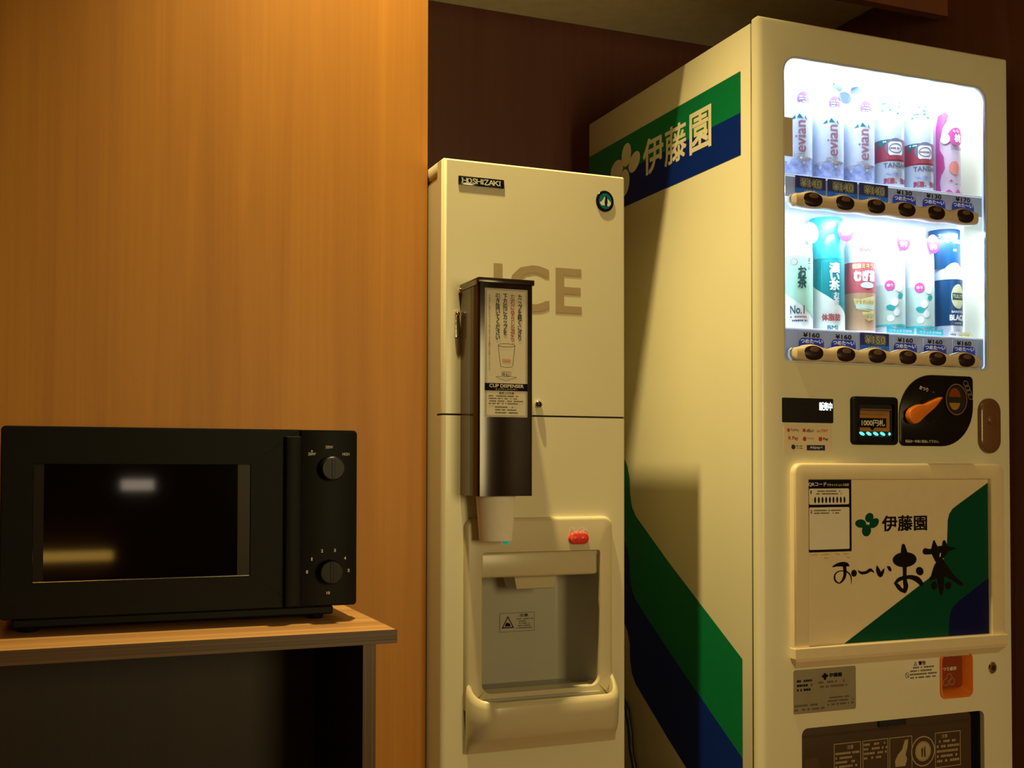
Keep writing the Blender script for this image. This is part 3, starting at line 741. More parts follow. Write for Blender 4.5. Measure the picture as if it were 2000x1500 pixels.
# button bars, buttons, price rails
XB = [1.3908+.0773*k for k in range(6)]
XT = [1.4110+.0785*k for k in range(6)]      # price cards
XC = [1.4140+.0787*k for k in range(6)]      # drinks
for r_, zc in enumerate((1.4768, 1.1738)):
    xs = [1.345+(1.819-1.345)*k/72 for k in range(73)]
    bmw = bmesh.new(); RR = []
    for x in xs:
        en = min(1, min(x-1.345, 1.819-x)/.006); en = math.sqrt(max(0, 1-(1-en)**2))*.55+.45
        cw = math.cos(2*math.pi*(x-XB[0])/.0773); zt, zb = zc+(.0150+.0038*cw)*en, zc-(.0152+.0012*cw)*en; h = (zt-zb)/2; zm = (zt+zb)/2
        sec = []
        for q in range(13):
            a = math.pi*q/12; ss = math.copysign(abs(math.cos(a))**.55, math.cos(a))
            sec.append(bmw.verts.new((x, 1.868-.0215*en*abs(math.sin(a))**.45, zm+h*ss)))
        RR.append(sec)
    for p, q in zip(RR, RR[1:]):
        for k in range(12): bmw.faces.new((p[k], p[k+1], q[k+1], q[k]))
        bmw.faces.new((p[12], p[0], q[0], q[12]))
    bmw.faces.new(RR[0]); bmw.faces.new(RR[-1])
    finish('button_bar', bmw, 'button_bar', V_, smooth=True)
    for x in XB:
        bt = disc_y('selection_button', x, zc+.0005, .0250, .0143, 1.8448, 1.8485, 'button_brown', V_, 28, dome=.003)
        disc_y('button_highlight', x+.001, zc+.007, .0105, .0055, 1.8446, 1.8462, 'button_sheen', bt, 16, dome=.0006)  # paler oval paints a reflection onto the button dome
    zc += (.0080, .0034)[r_]
    rail = box('price_rail', 1.352, 1.858, 1.8835, 1.8850, zc+.004, zc+.0445, 'rail_grey', V_)
    pr_ = front(1.8835)
    for k, x in enumerate(XT):
        navy = (r_ == 0 and k < 3) or (r_ == 1 and k == 2)
        if navy:
            t_ = plate('price_card', rrect(x-.0365, x+.0365, zc+.0130, zc+.0475, .001, 2), -.0022, -.0012, 'tag_navy', V_, pm=pr_)
            flat('card_band', [[(x-.0365, zc+.0130), (x+.0365, zc+.0130), (x+.0365, zc+.0225), (x-.0365, zc+.0225)]], 'tag_blue', t_, pr_, -.0024)
            s = '¥140' if r_ == 0 else '¥150'
            texts('price_outline', [(s, x-.0235, x+.0250, zc+.0262, zc+.0415, dict(bold=.115, spacing=1.06, grow=1))], 'tag_gold', t_, pr_, -.0026)
            texts('price_inner', [(s, x-.0235, x+.0250, zc+.0262, zc+.0415, dict(bold=.07, spacing=1.06, grow=1))], 'tag_navy', t_, pr_, -.0028)
            texts('price_text', [(s, x-.0235, x+.0250, zc+.0262, zc+.0415, dict(bold=.018, spacing=1.06, grow=1))], 'tag_gold', t_, pr_, -.0030)
            texts('cold_text', [('• COLD •', x-.016, x+.016, zc+.0160, zc+.0200, dict(bold=.01))], 'print_white', t_, pr_, -.0026)
        else:
            s = ['', '', '', '¥130', '¥130', '¥170'][k] if r_ == 0 else '¥160'
            t_ = plate('price_tag', rrect(x-.031, x+.031, zc+.012, zc+.0428, .001, 2), -.0020, -.0010, 'rail_grey', V_, pm=pr_)
            texts('price_text', [(s, x-.020, x+.020, zc+.0318, zc+.0415, dict(bold=.03, spacing=1.05))], 'print_black', t_, pr_, -.0022)
            flat('cold_tab', [rrect(x-.0305, x+.0305, zc+.0125, zc+.0305, (0, 0, .010, .010))], 'tab_blue', t_, pr_, -.0022)
            texts('cold_text', [('つめた〜い', x-.026, x+.027, zc+.0200, zc+.0288, dict(bold=.025))], 'print_white', t_, pr_, -.0024)
# stickers on the pane
pg = front(1.8598)
plate('pane_sticker', rrect(1.3270, 1.3520, 1.5610, 1.6378, .0005, 2), -.0006, 0, 'button_bar', VD, pm=pg)
flat('pane_clover', [ell(1.4592, 1.7120, .0138, .0088, 18, -.1), ell(1.5055, 1.7110, .0142, .0088, 18, .15), ell(1.4790, 1.6935, .0165, .0125, 18, -.05)], 'clover_film', VD, pg, -.0003)

# control strip
pv = front(YV)
ds = plate('status_display', rrect(1.3214, 1.4425, 1.0372, 1.0855, .0025, 3), -.001, .0, 'black_gloss', V_, pm=pv)
texts('display_text', [('販売中', 1.4085, 1.4398, 1.0620, 1.0785, dict(bold=.02))], 'led_white', ds, pv, -.0015)
pst = plate('payment_sticker', rrect(1.3255, 1.4395, .9800, 1.0335, .002, 3), -.0003, 0, 'trim_cream', V_, pm=pv)
flat('payment_icons', [rrect(1.3335, 1.3390, 1.0190, 1.0255, .001, 2), rrect(1.3700, 1.3760, 1.0190, 1.0255, .001, 2), ell(1.3740, 1.0055, .0042, .0045, 14), ell(1.4115, 1.0055, .0045, .0045, 14)], 'print_red', pst, pv, -.0006)
texts('payment_red_text', [('R Pay', 1.3360, 1.3590, 1.0015, 1.0105, dict(bold=.02))], 'print_red', pst, pv, -.0006)
texts('payment_orange_text', [('au PAY', 1.4030, 1.4300, 1.0190, 1.0250, dict(bold=.015)), ('merpay', 1.3805, 1.3965, 1.0030, 1.0080, {})], 'print_orange', pst, pv, -.0006)
texts('payment_text', [('PayPay', 1.3415, 1.3610, 1.0195, 1.0250, {}), ('d払い', 1.3785, 1.3960, 1.0185, 1.0255, dict(bold=.02)), ('Pay', 1.4180, 1.4300, 1.0015, 1.0085, dict(bold=.02))], 'print_black', pst, pv, -.0006)
flat('payment_dark_box', [rrect(1.3790, 1.4225, .9830, .9935, .0008, 2), ell(1.3475, .9895, .0048, .0048, 14)], 'tag_navy', pst, pv, -.0006)
texts('payment_light_text', [('Alipay+', 1.3860, 1.4165, .9852, .9915, dict(bold=.01))], 'print_cream', pst, pv, -.0008)
greek('payment_small_print', 1.3540, 1.3690, .9850, .9935, 2, 'fine_print', pst, pv, -.0006, seed=8)
# bill slot
bl = plate('bill_acceptor', rrect(1.4840, 1.5972, .9952, 1.0920, .009), -.010, 0, 'black_plastic', V_, pm=pv, bev=.003, seg=3, holes=[rrect(1.4985, 1.5870, 1.0020, 1.0770, .006)])
pbz = front(YV-.0022)
flat('bill_slot_back', [rrect(1.4980, 1.5875, 1.0015, 1.0775, .006)], 'gap_dark', bl, pbz)
flat('bill_amber_plate', [[(1.5055, 1.0222), (1.5795, 1.0222), (1.5795, 1.0640), (1.5055, 1.0640)]], 'amber', bl, pbz, -.001)
for k in range(3): box('bill_guide', 1.5055, 1.584-.006*k, YV-.0052, YV-.0034, 1.0655-.005*k, 1.0675-.005*k, 'copper', bl)
flat('bill_sign', [[(1.5055, 1.0300), (1.5710, 1.0300), (1.5710, 1.0490), (1.5055, 1.0490)], [(1.530, 1.0300), (1.5425, 1.0300), (1.536, 1.0235)]], 'print_black', bl, pbz, -.0016)
texts('bill_text', [('1000円札', 1.5090, 1.5670, 1.0330, 1.0462, dict(bold=.02, spacing=.95))], 'print_cream', bl, pbz, -.002)
for k in range(6):
    xk = 1.5050+.0172*k
    if xk+.006 < 1.588: flat('slot_lamp', [ell(xk+.005, 1.0175, .0070 if k < 4 else .003, .0032, 12, -.35)], 'led_green', bl, pbz, -.0016)
box('bill_lip', 1.5010, 1.5840, YV-.0065, YV-.0030, 1.0040, 1.0120, 'black_gloss', bl, .001, 1)
# coin panel
cn = plate('coin_panel', rrect(1.6055, 1.7992, .9936, 1.1410, (.012, .085, .010, .085), 12), -.0035, 0, 'black_gloss', V_, pm=pv, bev=.0015)
pc = front(YV-.0035)
def lever():
    L, R = brush([(1.6330, 1.0555, .034), (1.6480, 1.0640, .030), (1.6640, 1.0700, .020), (1.6820, 1.0800, .015), (1.7030, 1.0935, .003)], 6)
    arc = [(1.6330+.017*math.cos(a), 1.0555+.017*math.sin(a)) for a in [math.radians(t) for t in (150, 180, 210, 240, 270)]]
    return R+list(reversed(L))+arc
plate('return_lever', lever(), -.016, -.004, 'orange', V_, pm=pc, bev=.003, seg=3)
disc_y('lever_hub', 1.690, 1.0740, .031, .031, YV-.0060, YV-.0035, 'black_gloss', cn, 36, bev=.0012)
cs = disc_y('coin_slot', 1.7512, 1.0915, .0255, .0285, YV-.0062, YV-.0030, 'gap_dark', cn, 32)
rings('slot_ring', [(ell(1.7512, 1.0915, .0290, .0330, 36), ell(1.7512, 1.0915, .0262, .0300, 36))], 'copper', cs, pc, -.0030)
flat('slot_plate', [[(x, z) for x, z in ell(1.7465, 1.0915, .0165, .0235, 28) if z > 1.0925]], 'orange_dark', cs, pc, -.0031)
flat('slot_scoop', [[(x, z) for x, z in ell(1.7465, 1.0885, .0150, .0190, 28) if z < 1.0865]], 'amber', cs, pc, -.0031)
rings('coin_drawing', [(ell(1.7790+.0042*k, 1.1250-.0088*k, .0075, .0060, 18, -.7), ell(1.7790+.0042*k, 1.1250-.0088*k, .0064, .0049, 18, -.7)) for k in range(4)], 'print_grey', cn, pc, -.0006)
texts('coin_panel_text', [('おつり', 1.6560, 1.6790, 1.1080, 1.1160, dict(bold=.02, rot=-14)), ('返却', 1.6880, 1.7035, 1.0955, 1.1035, dict(bold=.02, rot=-38)), ('商品は一本毎に取出して下さい。', 1.6190, 1.7060, 1.0005, 1.0065, dict(bold=.01))], 'print_cream', cn, pc, -.0006)
# lock cover
lk = plate('lock_cover', rrect(1.8135, 1.8710, .9793, 1.0964, .0287, 10), -.010, 0, 'bronze_brown', V_, pm=pv, bev=.006, seg=4)
disc_y('lock_barrel', 1.8420, 1.0500, .010, .010, YV-.0135, YV-.0095, 'bronze_brown', lk, 20, dome=.002)

# advertisement panel
ap = plate('poster_panel', rrect(1.3750, 1.8395, .5990, .9270, .001, 2), -.0012, 0, 'trim_cream', V_, pm=pv)
pa = front(YV-.0012)
# the upper frame and its deeper bottom rail
bmF = plate('poster_frame', [(1.3395, .5990), (1.3760, .5990), (1.3760, .9255), (1.8385, .9255), (1.8385, .5990), (1.8735, .5990)] + [(1.8735-.02+.02*math.cos(math.radians(t)), .9380+.02*math.sin(math.radians(t))) for t in (0, 22, 45, 68, 90)] + [(1.3395+.02+.02*math.cos(math.radians(t)), .9380+.02*math.sin(math.radians(t))) for t in (90, 112, 135, 158, 180)],
            -.013, 0, 'trim_cream', V_, pm=pv, bev=.005, seg=3)
bmb = bmesh.new(); R = []
for (xa, xb, ya, z) in ((1.3395, 1.8738, YV-.0165, .6005), (1.3385, 1.8745, YV-.0175, .5985), (1.3385, 1.8745, YV-.0175, .5800), (1.3410, 1.8720, YV-.0150, .5735), (1.3500, 1.8640, YV-.0010, .5590)):
    R.append([bmb.verts.new(p) for p in ((xa, YV, z), (xa, ya, z), (xb, ya, z), (xb, YV, z))])
for p, q in zip(R, R[1:]):
    for k in range(4): bmb.faces.new((p[k], p[(k+1) % 4], q[(k+1) % 4], q[k]))
bmb.faces.new(R[0]); bmb.faces.new(R[-1])
bmesh.ops.recalc_face_normals(bmb, faces=bmb.faces)
finish('frame_bottom_rail', bmb, 'trim_cream', V_)
gp = [(1.8383, .9178), (1.7605, .8744), (1.7432, .8642), (1.7345, .8540), (1.7300, .8406), (1.7286, .8080), (1.7262, .7800), (1.7180, .7600), (1.7000, .7400), (1.6795, .7223), (1.4659, .6009)]
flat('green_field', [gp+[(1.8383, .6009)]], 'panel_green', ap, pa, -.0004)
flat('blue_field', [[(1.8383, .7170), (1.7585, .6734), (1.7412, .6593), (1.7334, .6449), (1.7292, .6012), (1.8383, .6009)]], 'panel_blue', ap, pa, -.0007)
flat('panel_clover', [ell(1.5290, .8490, .0108, .0092, 20, .5), ell(1.5408, .8378, .0132, .0086, 20, .55), ell(1.5075, .8375, .0135, .0085, 20, -.05), ell(1.5218, .8235, .0112, .0122, 20, -.4)], 'panel_green', ap, pa, -.0004)
texts('panel_lettering', [('伊藤園', 1.5605, 1.6752, .8205, .8525, dict(bold=.02, spacing=1.02))], 'print_black', ap, pa, -.0010)
def S(lst):
    return [(1.4315+x*.00017735, .8515-y*.0001415-x*2.9e-6-x*y*4.2e-9, w*.00016) for x, y, w in lst]
def B(x, y, rx, ry, rot=0):
    (a, b, _), = S([(x, y, 1)]); return ell(a, b, rx*.00017735, ry*.000143, 18, rot)
strokes('brush_lettering', [S(q) for q in (
    [(40, 690, 14), (100, 665, 40), (170, 655, 58), (230, 660, 50), (265, 680, 10)],
    [(195, 650, 50), (207, 760, 46), (190, 850, 36), (130, 918, 15), (72, 880, 22), (66, 810, 18), (105, 762, 14), (170, 748, 12), (240, 765, 16), (288, 830, 14), (290, 930, 3)],
    [(385, 740, 6), (430, 775, 34), (500, 768, 36), (560, 735, 40), (612, 772, 4)],
    [(650, 680, 14), (668, 750, 62), (698, 812, 44), (728, 765, 44), (755, 712, 4)],
    [(800, 688, 16), (820, 705, 44), (840, 735, 36)],
    [(1028, 400, 56), (1032, 450, 84), (1040, 520, 110)],
    [(1045, 690, 62), (1045, 830, 54), (1050, 900, 64), (1060, 960, 72), (1045, 1022, 60)],
    [(905, 920, 30), (960, 868, 50), (1050, 838, 46), (1140, 835, 56), (1230, 868, 74), (1290, 930, 60)],
    [(910, 920, 34), (950, 965, 56), (990, 1008, 50), (1045, 1030, 50)],
    [(1345, 475, 84), (1420, 478, 70), (1530, 452, 90), (1650, 440, 80), (1800, 432, 8)],
    [(1475, 335, 30), (1482, 420, 100), (1500, 500, 130), (1510, 590, 60)], [(1625, 345, 50), (1630, 450, 110), (1600, 540, 60)],
    [(1560, 585, 60), (1520, 720, 130), (1420, 870, 24)], [(1565, 585, 70), (1650, 740, 110), (1780, 862, 66), (1885, 932, 46)],
    [(1560, 660, 110), (1570, 850, 110), (1575, 1000, 80), (1575, 1095, 8)], [(1430, 850, 40), (1580, 805, 50), (1690, 800, 36)])],
    'print_black', ap, pa, -.0012, blobs=[B(330, 780, 38, 48), B(1045, 590, 172, 108), B(1262, 750, 56, 58, -.5), B(1470, 950, 42, 62), B(1680, 950, 46, 58)])
# payment instruction sticker (square code left blank)
qs = plate('instruction_sticker', rrect(1.3765, 1.4845, .7665, .9265, .001, 2), -.0005, 0, 'trim_cream', V_, pm=front(YV-.0020))
pq = front(YV-.0025)
plate('sticker_dark_frame', rrect(1.3770, 1.4840, .7830, .9262, .002, 3), -.0003, 0, 'print_black', qs, pm=pq, holes=[rrect(1.3822, 1.4785, .8765, .9080, .003), rrect(1.3822, 1.4790, .7880, .8710, .003)])
flat('sticker_fields', [rrect(1.3815, 1.4792, .8760, .9085, .003), rrect(1.3815, 1.4797, .7875, .8715, .003)], 'paper', qs, pq, -.0001)
texts('sticker_title', [('QRコード', 1.3805, 1.4235, .9120, .9205, dict(bold=.02)), ('でキャッシュレス決済', 1.4250, 1.4775, .9125, .9180, dict(bold=.01))], 'print_cream', qs, pq, -.0006)
texts('sticker_numbers', [('1', 1.3855, 1.3880, .8975, .9045, dict(bold=.02)), ('2', 1.3850, 1.3895, .8595, .8660, dict(bold=.02))], 'print_black', qs, pq, -.0004)
greek('sticker_print', 1.3990, 1.4640, .8950, .9055, 2, 'fine_print', qs, pq, -.0004, seed=11)
greek('sticker_print', 1.3935, 1.4700, .8570, .8675, 2, 'fine_print', qs, pq, -.0004, seed=12)
flat('bottle_icons', [ell(1.3965+.0088*k, .8855, .0023, .0064, 12) for k in range(9)], 'print_black', qs, pq, -.0004)
texts('sticker_brands', [('PayPay', 1.3850, 1.4020, .7765, .7800, {}), ('au PAY', 1.4105, 1.4290, .7765, .7800, {}), ('Pay', 1.4450, 1.4550, .7760, .7800, {}), ('d払い', 1.4635, 1.4790, .7765, .7805, {}),
     ('Pay', 1.4180, 1.4280, .7690, .7725, {}), ('Pay', 1.4720, 1.4790, .7690, .7725, {})], 'print_orange', qs, pq, -.0004)
# rating plate, warning sticker, coin return, lock
rp = plate('rating_plate', rrect(1.3449, 1.4938, .4702, .5555, .004), -.001, 0, 'silver_plate', V_, pm=pv)
flat('plate_clover', [ell(1.4190, .5428, .0035, .0030, 12), ell(1.4230, .5400, .0040, .0028, 12), ell(1.4155, .5395, .0040, .0028, 12), ell(1.4190, .5358, .0032, .0038, 12)], 'print_black', rp, pv, -.0014)
texts('plate_name', [('伊藤園', 1.4290, 1.4595, .5365, .5450, dict(bold=.03))], 'print_black', rp, pv, -.0014)
greek('plate_headings', 1.353, 1.388, .512, .538, 3, 'print_black', rp, pv, -.0014, seed=21)
greek('plate_print', 1.403, 1.482, .515, .532, 2, 'fine_print', rp, pv, -.0014, seed=22)
greek('plate_print', 1.425, 1.488, .480, .500, 3, 'fine_print', rp, pv, -.0014, seed=23)
greek('plate_print', 1.347, 1.420, .4740, .490, 2, 'fine_print', rp, pv, -.0014, seed=24)
wk = plate('caution_sticker', rrect(1.6150, 1.7015, .5133, .5585, .002, 3), -.0005, 0, 'paper', V_, pm=pv)
texts('caution_heading', [('警告', 1.6515, 1.6705, .5460, .5545, dict(bold=.03))], 'print_black', wk, pv, -.0008)
rings('caution_signs', [([(1.6395, .5460), (1.6480, .5460), (1.6438, .5545)], [(1.6412, .5470), (1.6463, .5470), (1.6438, .5522)]), (ell(1.6225, .5275, .0052, .0058, 20), ell(1.6225, .5275, .0041, .0047, 20))], 'print_black', wk, pv, -.0008)
flat('caution_slash', linepoly([(1.6188, .5318), (1.6262, .5232)], .0011), 'print_black', wk, pv, -.0008)
greek('caution_print', 1.6300, 1.6985, .5180, .5450, 4, 'fine_print', wk, pv, -.0008, seed=25)
ct = plate('coin_return', rrect(1.7070, 1.7932, .4724, .5655, .014), -.004, .0, 'orange', V_, pm=pv, bev=.002, holes=[rrect(1.7105, 1.7905, .4765, .5625, .012)])
bmq = bmesh.new(); R = []
for (xa, xb, za, zb, y) in ((1.7105, 1.7905, .4765, .5625, YV-.004), (1.7120, 1.7790, .4880, .5600, YV+.012), (1.7125, 1.7745, .4920, .5590, YV+.034)):
    R.append([bmq.verts.new((x, y, z)) for x, z in rrect(xa, xb, za, zb, .011, 4)])
for p, q in zip(R, R[1:]):
    for k in range(len(p)): bmq.faces.new((p[k], p[(k+1) % len(p)], q[(k+1) % len(p)], q[k]))
finish('return_cup', bmq, 'orange', ct, smooth=True)
fl_ = plate('return_flap', rrect(1.7135, 1.7765, .4915, .5590, .009), 0, .002, 'orange_dark', ct, pm=front(YV+.010))
texts('return_text', [('おつり返却', 1.7155, 1.7600, .5275, .5355, dict(bold=.02))], 'print_cream', fl_, front(YV+.010), -.0005)
rings('return_coins', [(ell(1.7400+dx, .5080+dz, .0075, .0075, 18), ell(1.7400+dx, .5080+dz, .0063, .0063, 18)) for dx, dz in ((-.008, -.004), (.008, -.003), (.001, .006))], 'print_grey', fl_, front(YV+.010), -.0005)
l2 = disc_y('key_lock', 1.8469, .5285, .0112, .0125, YV-.004, YV, 'chrome', V_, 24, bev=.0015)
disc_y('key_hole', 1.8480, .5285, .0055, .0062, YV-.0045, YV-.0038, 'gap_dark', l2, 16)
# delivery opening
bmo = bmesh.new(); R = []
for (xa, xb, za, zb, y) in ((1.3646, 1.825, .20, .441, YV+.011), (1.3670, 1.822, .205, .437, YV+.06)):
    R.append([bmo.verts.new((x, y, z)) for x, z in rrect(xa, xb, za, zb, .014, 6)])
for p, q in zip(R, R[1:]):
    for k in range(len(p)): bmo.faces.new((p[k], p[(k+1) % len(p)], q[(k+1) % len(p)], q[k]))
bmo.faces.new(R[1])
finish('delivery_box', bmo, 'gap_dark', V_)
ff = plate('delivery_flap', rrect(1.3660, 1.7990, .206, .4385, .012), 0, .004, 'flap_smoke', V_, pm=front(YV+.010), bev=.001)
box('flap_ridge', 1.3700, 1.7950, YV+.0085, YV+.0099, .4195, .4235, 'flap_smoke', ff, .0006, 1)
box('flap_grip', 1.5560, 1.6240, YV+.004, YV+.0099, .4265, .4400, 'gap_dark', V_, .002)
pfz = front(YV+.010)
for a, b in ((0, .066), (.070, .134), (.137, .195), (.2545, .322)):
    rings('flap_sticker_frame', [([(1.4480+a, .330), (1.4480+b, .330), (1.4480+b, .402), (1.4480+a, .402)], [(1.4495+a, .3315), (1.4465+b, .3315), (1.4465+b, .4005), (1.4495+a, .4005)])], 'flap_print', ff, pfz, -.0004)
texts('flap_heading', [('注意', 1.4800, 1.4950, .3890, .3970, dict(bold=.02)), ('注意', 1.7200, 1.7350, .3900, .3975, dict(bold=.02))], 'flap_print', ff, pfz, -.0005)
greek('flap_text', 1.4515, 1.5120, .334, .386, 6, 'flap_print', ff, pfz, -.0005, seed=31)
greek('flap_text', 1.5210, 1.5790, .362, .398, 4, 'flap_print', ff, pfz, -.0005, seed=32)
greek('flap_text', 1.7070, 1.7660, .338, .388, 5, 'flap_print', ff, pfz, -.0005, seed=33)
flat('flap_hand', [[(1.6000, .3420), (1.6250, .3420), (1.6300, .3560), (1.6260, .3650), (1.6310, .3800), (1.6330, .3960), (1.6240, .3940), (1.6170, .3760), (1.6060, .3660), (1.5990, .3540)]], 'flap_print', ff, pfz, -.0005)
rings('flap_badge', [(ell(1.6710, .3675, .0310, .0310, 36), ell(1.6710, .3675, .0285, .0285, 36)), (ell(1.6710, .3675, .0205, .0205, 36), ell(1.6710, .3675, .0190, .0190, 36))], 'flap_print', ff, pfz, -.0006)
flat('flap_badge_field', [ell(1.6710, .3675, .0185, .0185, 30)], 'flap_print', ff, pfz, -.0005)
flat('flap_badge_mark', [[(1.6670, .3560), (1.6700, .3560), (1.6710, .3700), (1.6690, .3760), (1.6660, .3720)], [(1.6735, .3555), (1.6775, .3555), (1.6770, .3720), (1.6755, .3790), (1.6730, .3720)]], 'flap_smoke', ff, pfz, -.0008)

# ------------------------------------------------------------------ display drinks
YBt = 1.932
def wrap(cx, cy, r):
    f = lambda s, t, d=0: Vector((cx+(r+d)*math.sin(s/r-.33), cy-(r+d)*math.cos(s/r-.33), t))
    f.curved = True
    return f
def patch(name, cx, cy, r, a0, a1, z0, z1, mat, par, d=.0004, n=24, ztop=None, zbot=None):
    """label sheet on a round bottle; angles in degrees, 0 = front, minus = left"""
    bm = bmesh.new(); lo = []; hi = []
    for k in range(n+1):
        u = k/n; a = math.radians(a0+(a1-a0)*u-19)
        p = lambda z: (cx+(r+d)*math.sin(a), cy-(r+d)*math.cos(a), z)
        lo.append(bm.verts.new(p(zbot(u) if zbot else z0))); hi.append(bm.verts.new(p(ztop(u) if ztop else z1)))
    for k in range(n): bm.faces.new((lo[k], lo[k+1], hi[k+1], hi[k]))
    return finish(name, bm, mat, par, smooth=True)
def wflat(name, polys, mat, par, cx, cy, r, d=.0008): return flat(name, polys, mat, par, wrap(cx, cy, r), d)
R0 = .0312
def bottle(name, label, x, z, prof, mat, group=None):
    b = thing(name, label, 'bottle', (x, YBt, z), group)
    lathe('body', [(r, z+h) for r, h in prof], x, YBt, mat, b, 36)
    return b
# water bottles
order = ['leftmost of three lilac-tinted water bottles on the upper display shelf', 'middle one of three lilac-tinted water bottles on the upper display shelf', 'rightmost of three lilac-tinted water bottles on the upper display shelf']
for k in range(3):
    x, z = XC[k], SH[0]
    b = bottle('water_bottle', order[k], x, z, [(.024, 0), (.0300, .003), (.0300, .03), (.0285, .034), (.0305, .038), (R0, .05), (R0, .128), (.0312, .148), (.0300, .165), (.0265, .182), (.0205, .195), (.0140, .203), (.0125, .206), (.0125, .212)], 'water_clear', 'bottles on the upper display shelf')
    lathe('cap', [(.0148, z+.210), (.0150, z+.211), (.0150, z+.222), (.0135, z+.2245)], x, YBt, 'cap_white', b, 24)
    patch('base_ice', x, YBt, .0302, -100, 100, z+.006, z+.0385, 'water_ice', b, .0012, ztop=lambda u: z+.036+.006*math.sin(u*19)+.004*math.sin(u*43))
    patch('label', x, YBt, R0, -105, 105, z+.042, z+.122, 'label_pale', b)
    wp = wrap(x, YBt, R0)
    texts('name_print', [('evian', -.0115, .0105, z+.052, z+.117, dict(rot=90, bold=.006))], 'evian_pink', b, wp, .0008)
    flat('mountain_print', [[(-.0200, z+.1195), (-.0115, z+.1275), (-.0105, z+.1205)], [(-.0080, z+.1220), (-.0035, z+.1305), (.0060, z+.1190), (.0020, z+.1215)], [(.0080, z+.1225), (.0085, z+.1270), (.0150, z+.1170)]], 'evian_teal', b, wp, .0009)
    greek('small_print', -.014, .012, z+.042, z+.050, 2, 'rail_grey', b, wp, .0008, seed=40+k)
    flat('round_sticker', [ell(.006, z+.160, .0135, .0165, 24)], 'lilac', b, wrap(x, YBt, .0296), .0012)
    greek('sticker_text', -.003, .015, z+.153, z+.168, 3, 'cap_white', b, wrap(x, YBt, .0296), .0016, seed=90+k)
# sparkling water
lab = ['left of two sparkling water bottles with dark red label bands', 'right of two sparkling water bottles with dark red label bands']
for k in range(2):
    x, z = XC[3+k], SH[0]
    b = bottle('sparkling_water_bottle', lab[k], x, z, [(.026, 0), (.0305, .003), (R0, .008), (.0300, .018), (R0, .024), (R0, .158), (.0302, .174), (.0270, .190), (.0205, .202), (.0140, .208), (.0125, .211), (.0125, .216)], 'tansan_body', 'bottles on the upper display shelf')
    lathe('cap', [(.0148, z+.214), (.0150, z+.215), (.0150, z+.224), (.0135, z+.226)], x, YBt, 'cap_white', b, 24)
    patch('label', x, YBt, R0, -100, 100, z+.058, z+.104, 'tansan_red', b)
    wp = wrap(x, YBt, R0)
    flat('label_corner', [[(-.036, z+.104), (-.006, z+.104), (-.034, z+.086)]], 'tansan_green', b, wp, .0007)
    greek('corner_text', -.030, -.014, z+.0965, z+.1025, 1, 'cap_white', b, wp, .001, seed=95+k)
    flat('label_arch', [ell(.003, z+.087, .0225, .0195, 24)], 'tansan_silver', b, wp, .0008)
    flat('label_shield', [rrect(-.0125, .0185, z+.070, z+.0990, .006)], 'cap_white', b, wp, .0010)
    rings('label_oval', [(ell(.003, z+.0850, .0145, .0105, 24), ell(.003, z+.0850, .0125, .0085, 24))], 'tansan_silver', b, wp, .0012)
    flat('label_ribbon', [[(-.018, z+.0655), (-.006, z+.0705), (.012, z+.0705), (.024, z+.0655), (.024, z+.0605), (-.018, z+.0605)]], 'tansan_red', b, wp, .0014)
    greek('label_mark', -.0085, .0145, z+.0820, z+.0880, 1, 'tansan_red', b, wp, .0014, seed=97+k)
    texts('name_print', [('TANSAN', -.0225, .0330, z+.0440, z+.0545, dict(bold=.022))], 'tansan_silver', b, wp, .0008)
    flat('eagle_print', [[(-.018, z+.033), (-.006, z+.0310), (.004, z+.0335), (.022, z+.0330), (.008, z+.0290), (.002, z+.0250), (-.004, z+.0285), (-.014, z+.0290)]], 'water_ice', b, wp, .0008)
    texts('slogan_print', [('刺激、強め', -.0225, .0330, z+.0095, z+.0225, dict(bold=.03))], 'tansan_red', b, wp, .0012)
    greek('shoulder_print', -.024, .020, z+.155, z+.185, 4, 'evian_teal', b, wrap(x, YBt, .0290), .0022, dens=.35, seed=51+k)
# peach soda
x, z = XC[5], SH[0]
b = bottle('peach_soda_bottle', 'slim pink and white peach soda bottle, rightmost on the upper display shelf', x, z, [(.024, 0), (.0285, .003), (.0290, .040), (.0285, .075), (.0275, .110), (.0285, .150), (.0230, .185), (.0150, .203), (.0125, .207), (.0125, .213)], 'pink_pale', 'bottles on the upper display shelf')
lathe('cap', [(.0148, z+.211), (.0150, z+.212), (.0150, z+.221), (.0135, z+.223)], x, YBt, 'cap_white', b, 24)
flat('pink_side', [[(-.036, z+.004), (-.024, z+.010), (-.027, z+.03), (-.024, z+.045), (-.016, z+.06), (-.018, z+.085), (-.026, z+.10), (-.027, z+.12), (-.020, z+.15), (-.008, z+.172), (-.014, z+.182), (-.030, z+.175), (-.036, z+.15)]], 'magenta', b, wrap(x, YBt, .0288), .0009)
patch('pink_foot', x, YBt, .0290, -60, 80, z+.002, z+.012, 'magenta', b, .0010, ztop=lambda u: z+.009+.004*math.cos(u*20))
wp = wrap(x, YBt, .0290)
flat('fruit_sign', [ell(.010, z+.128, .0200, .0195, 28)], 'magenta', b, wp, .0010)
flat('smile_badge', [ell(-.0150, z+.1230, .0095, .0105, 22)], 'cap_white', b, wp, .0012)
texts('fruit_text', [('桃', .0035, .0215, z+.1155, z+.1335, dict(bold=.035)), ('もも', .0000, .0150, z+.1365, z+.1425, dict(bold=.02))], 'cap_white', b, wp, .0014)
texts('soda_text', [('SODA', -.0035, .0255, z+.0985, z+.1060, dict(bold=.01))], 'lilac', b, wp, .0012)
flat('peach_spot', [ell(.004, z+.060, .0120, .0145, 22)], 'peach', b, wp, .0010)
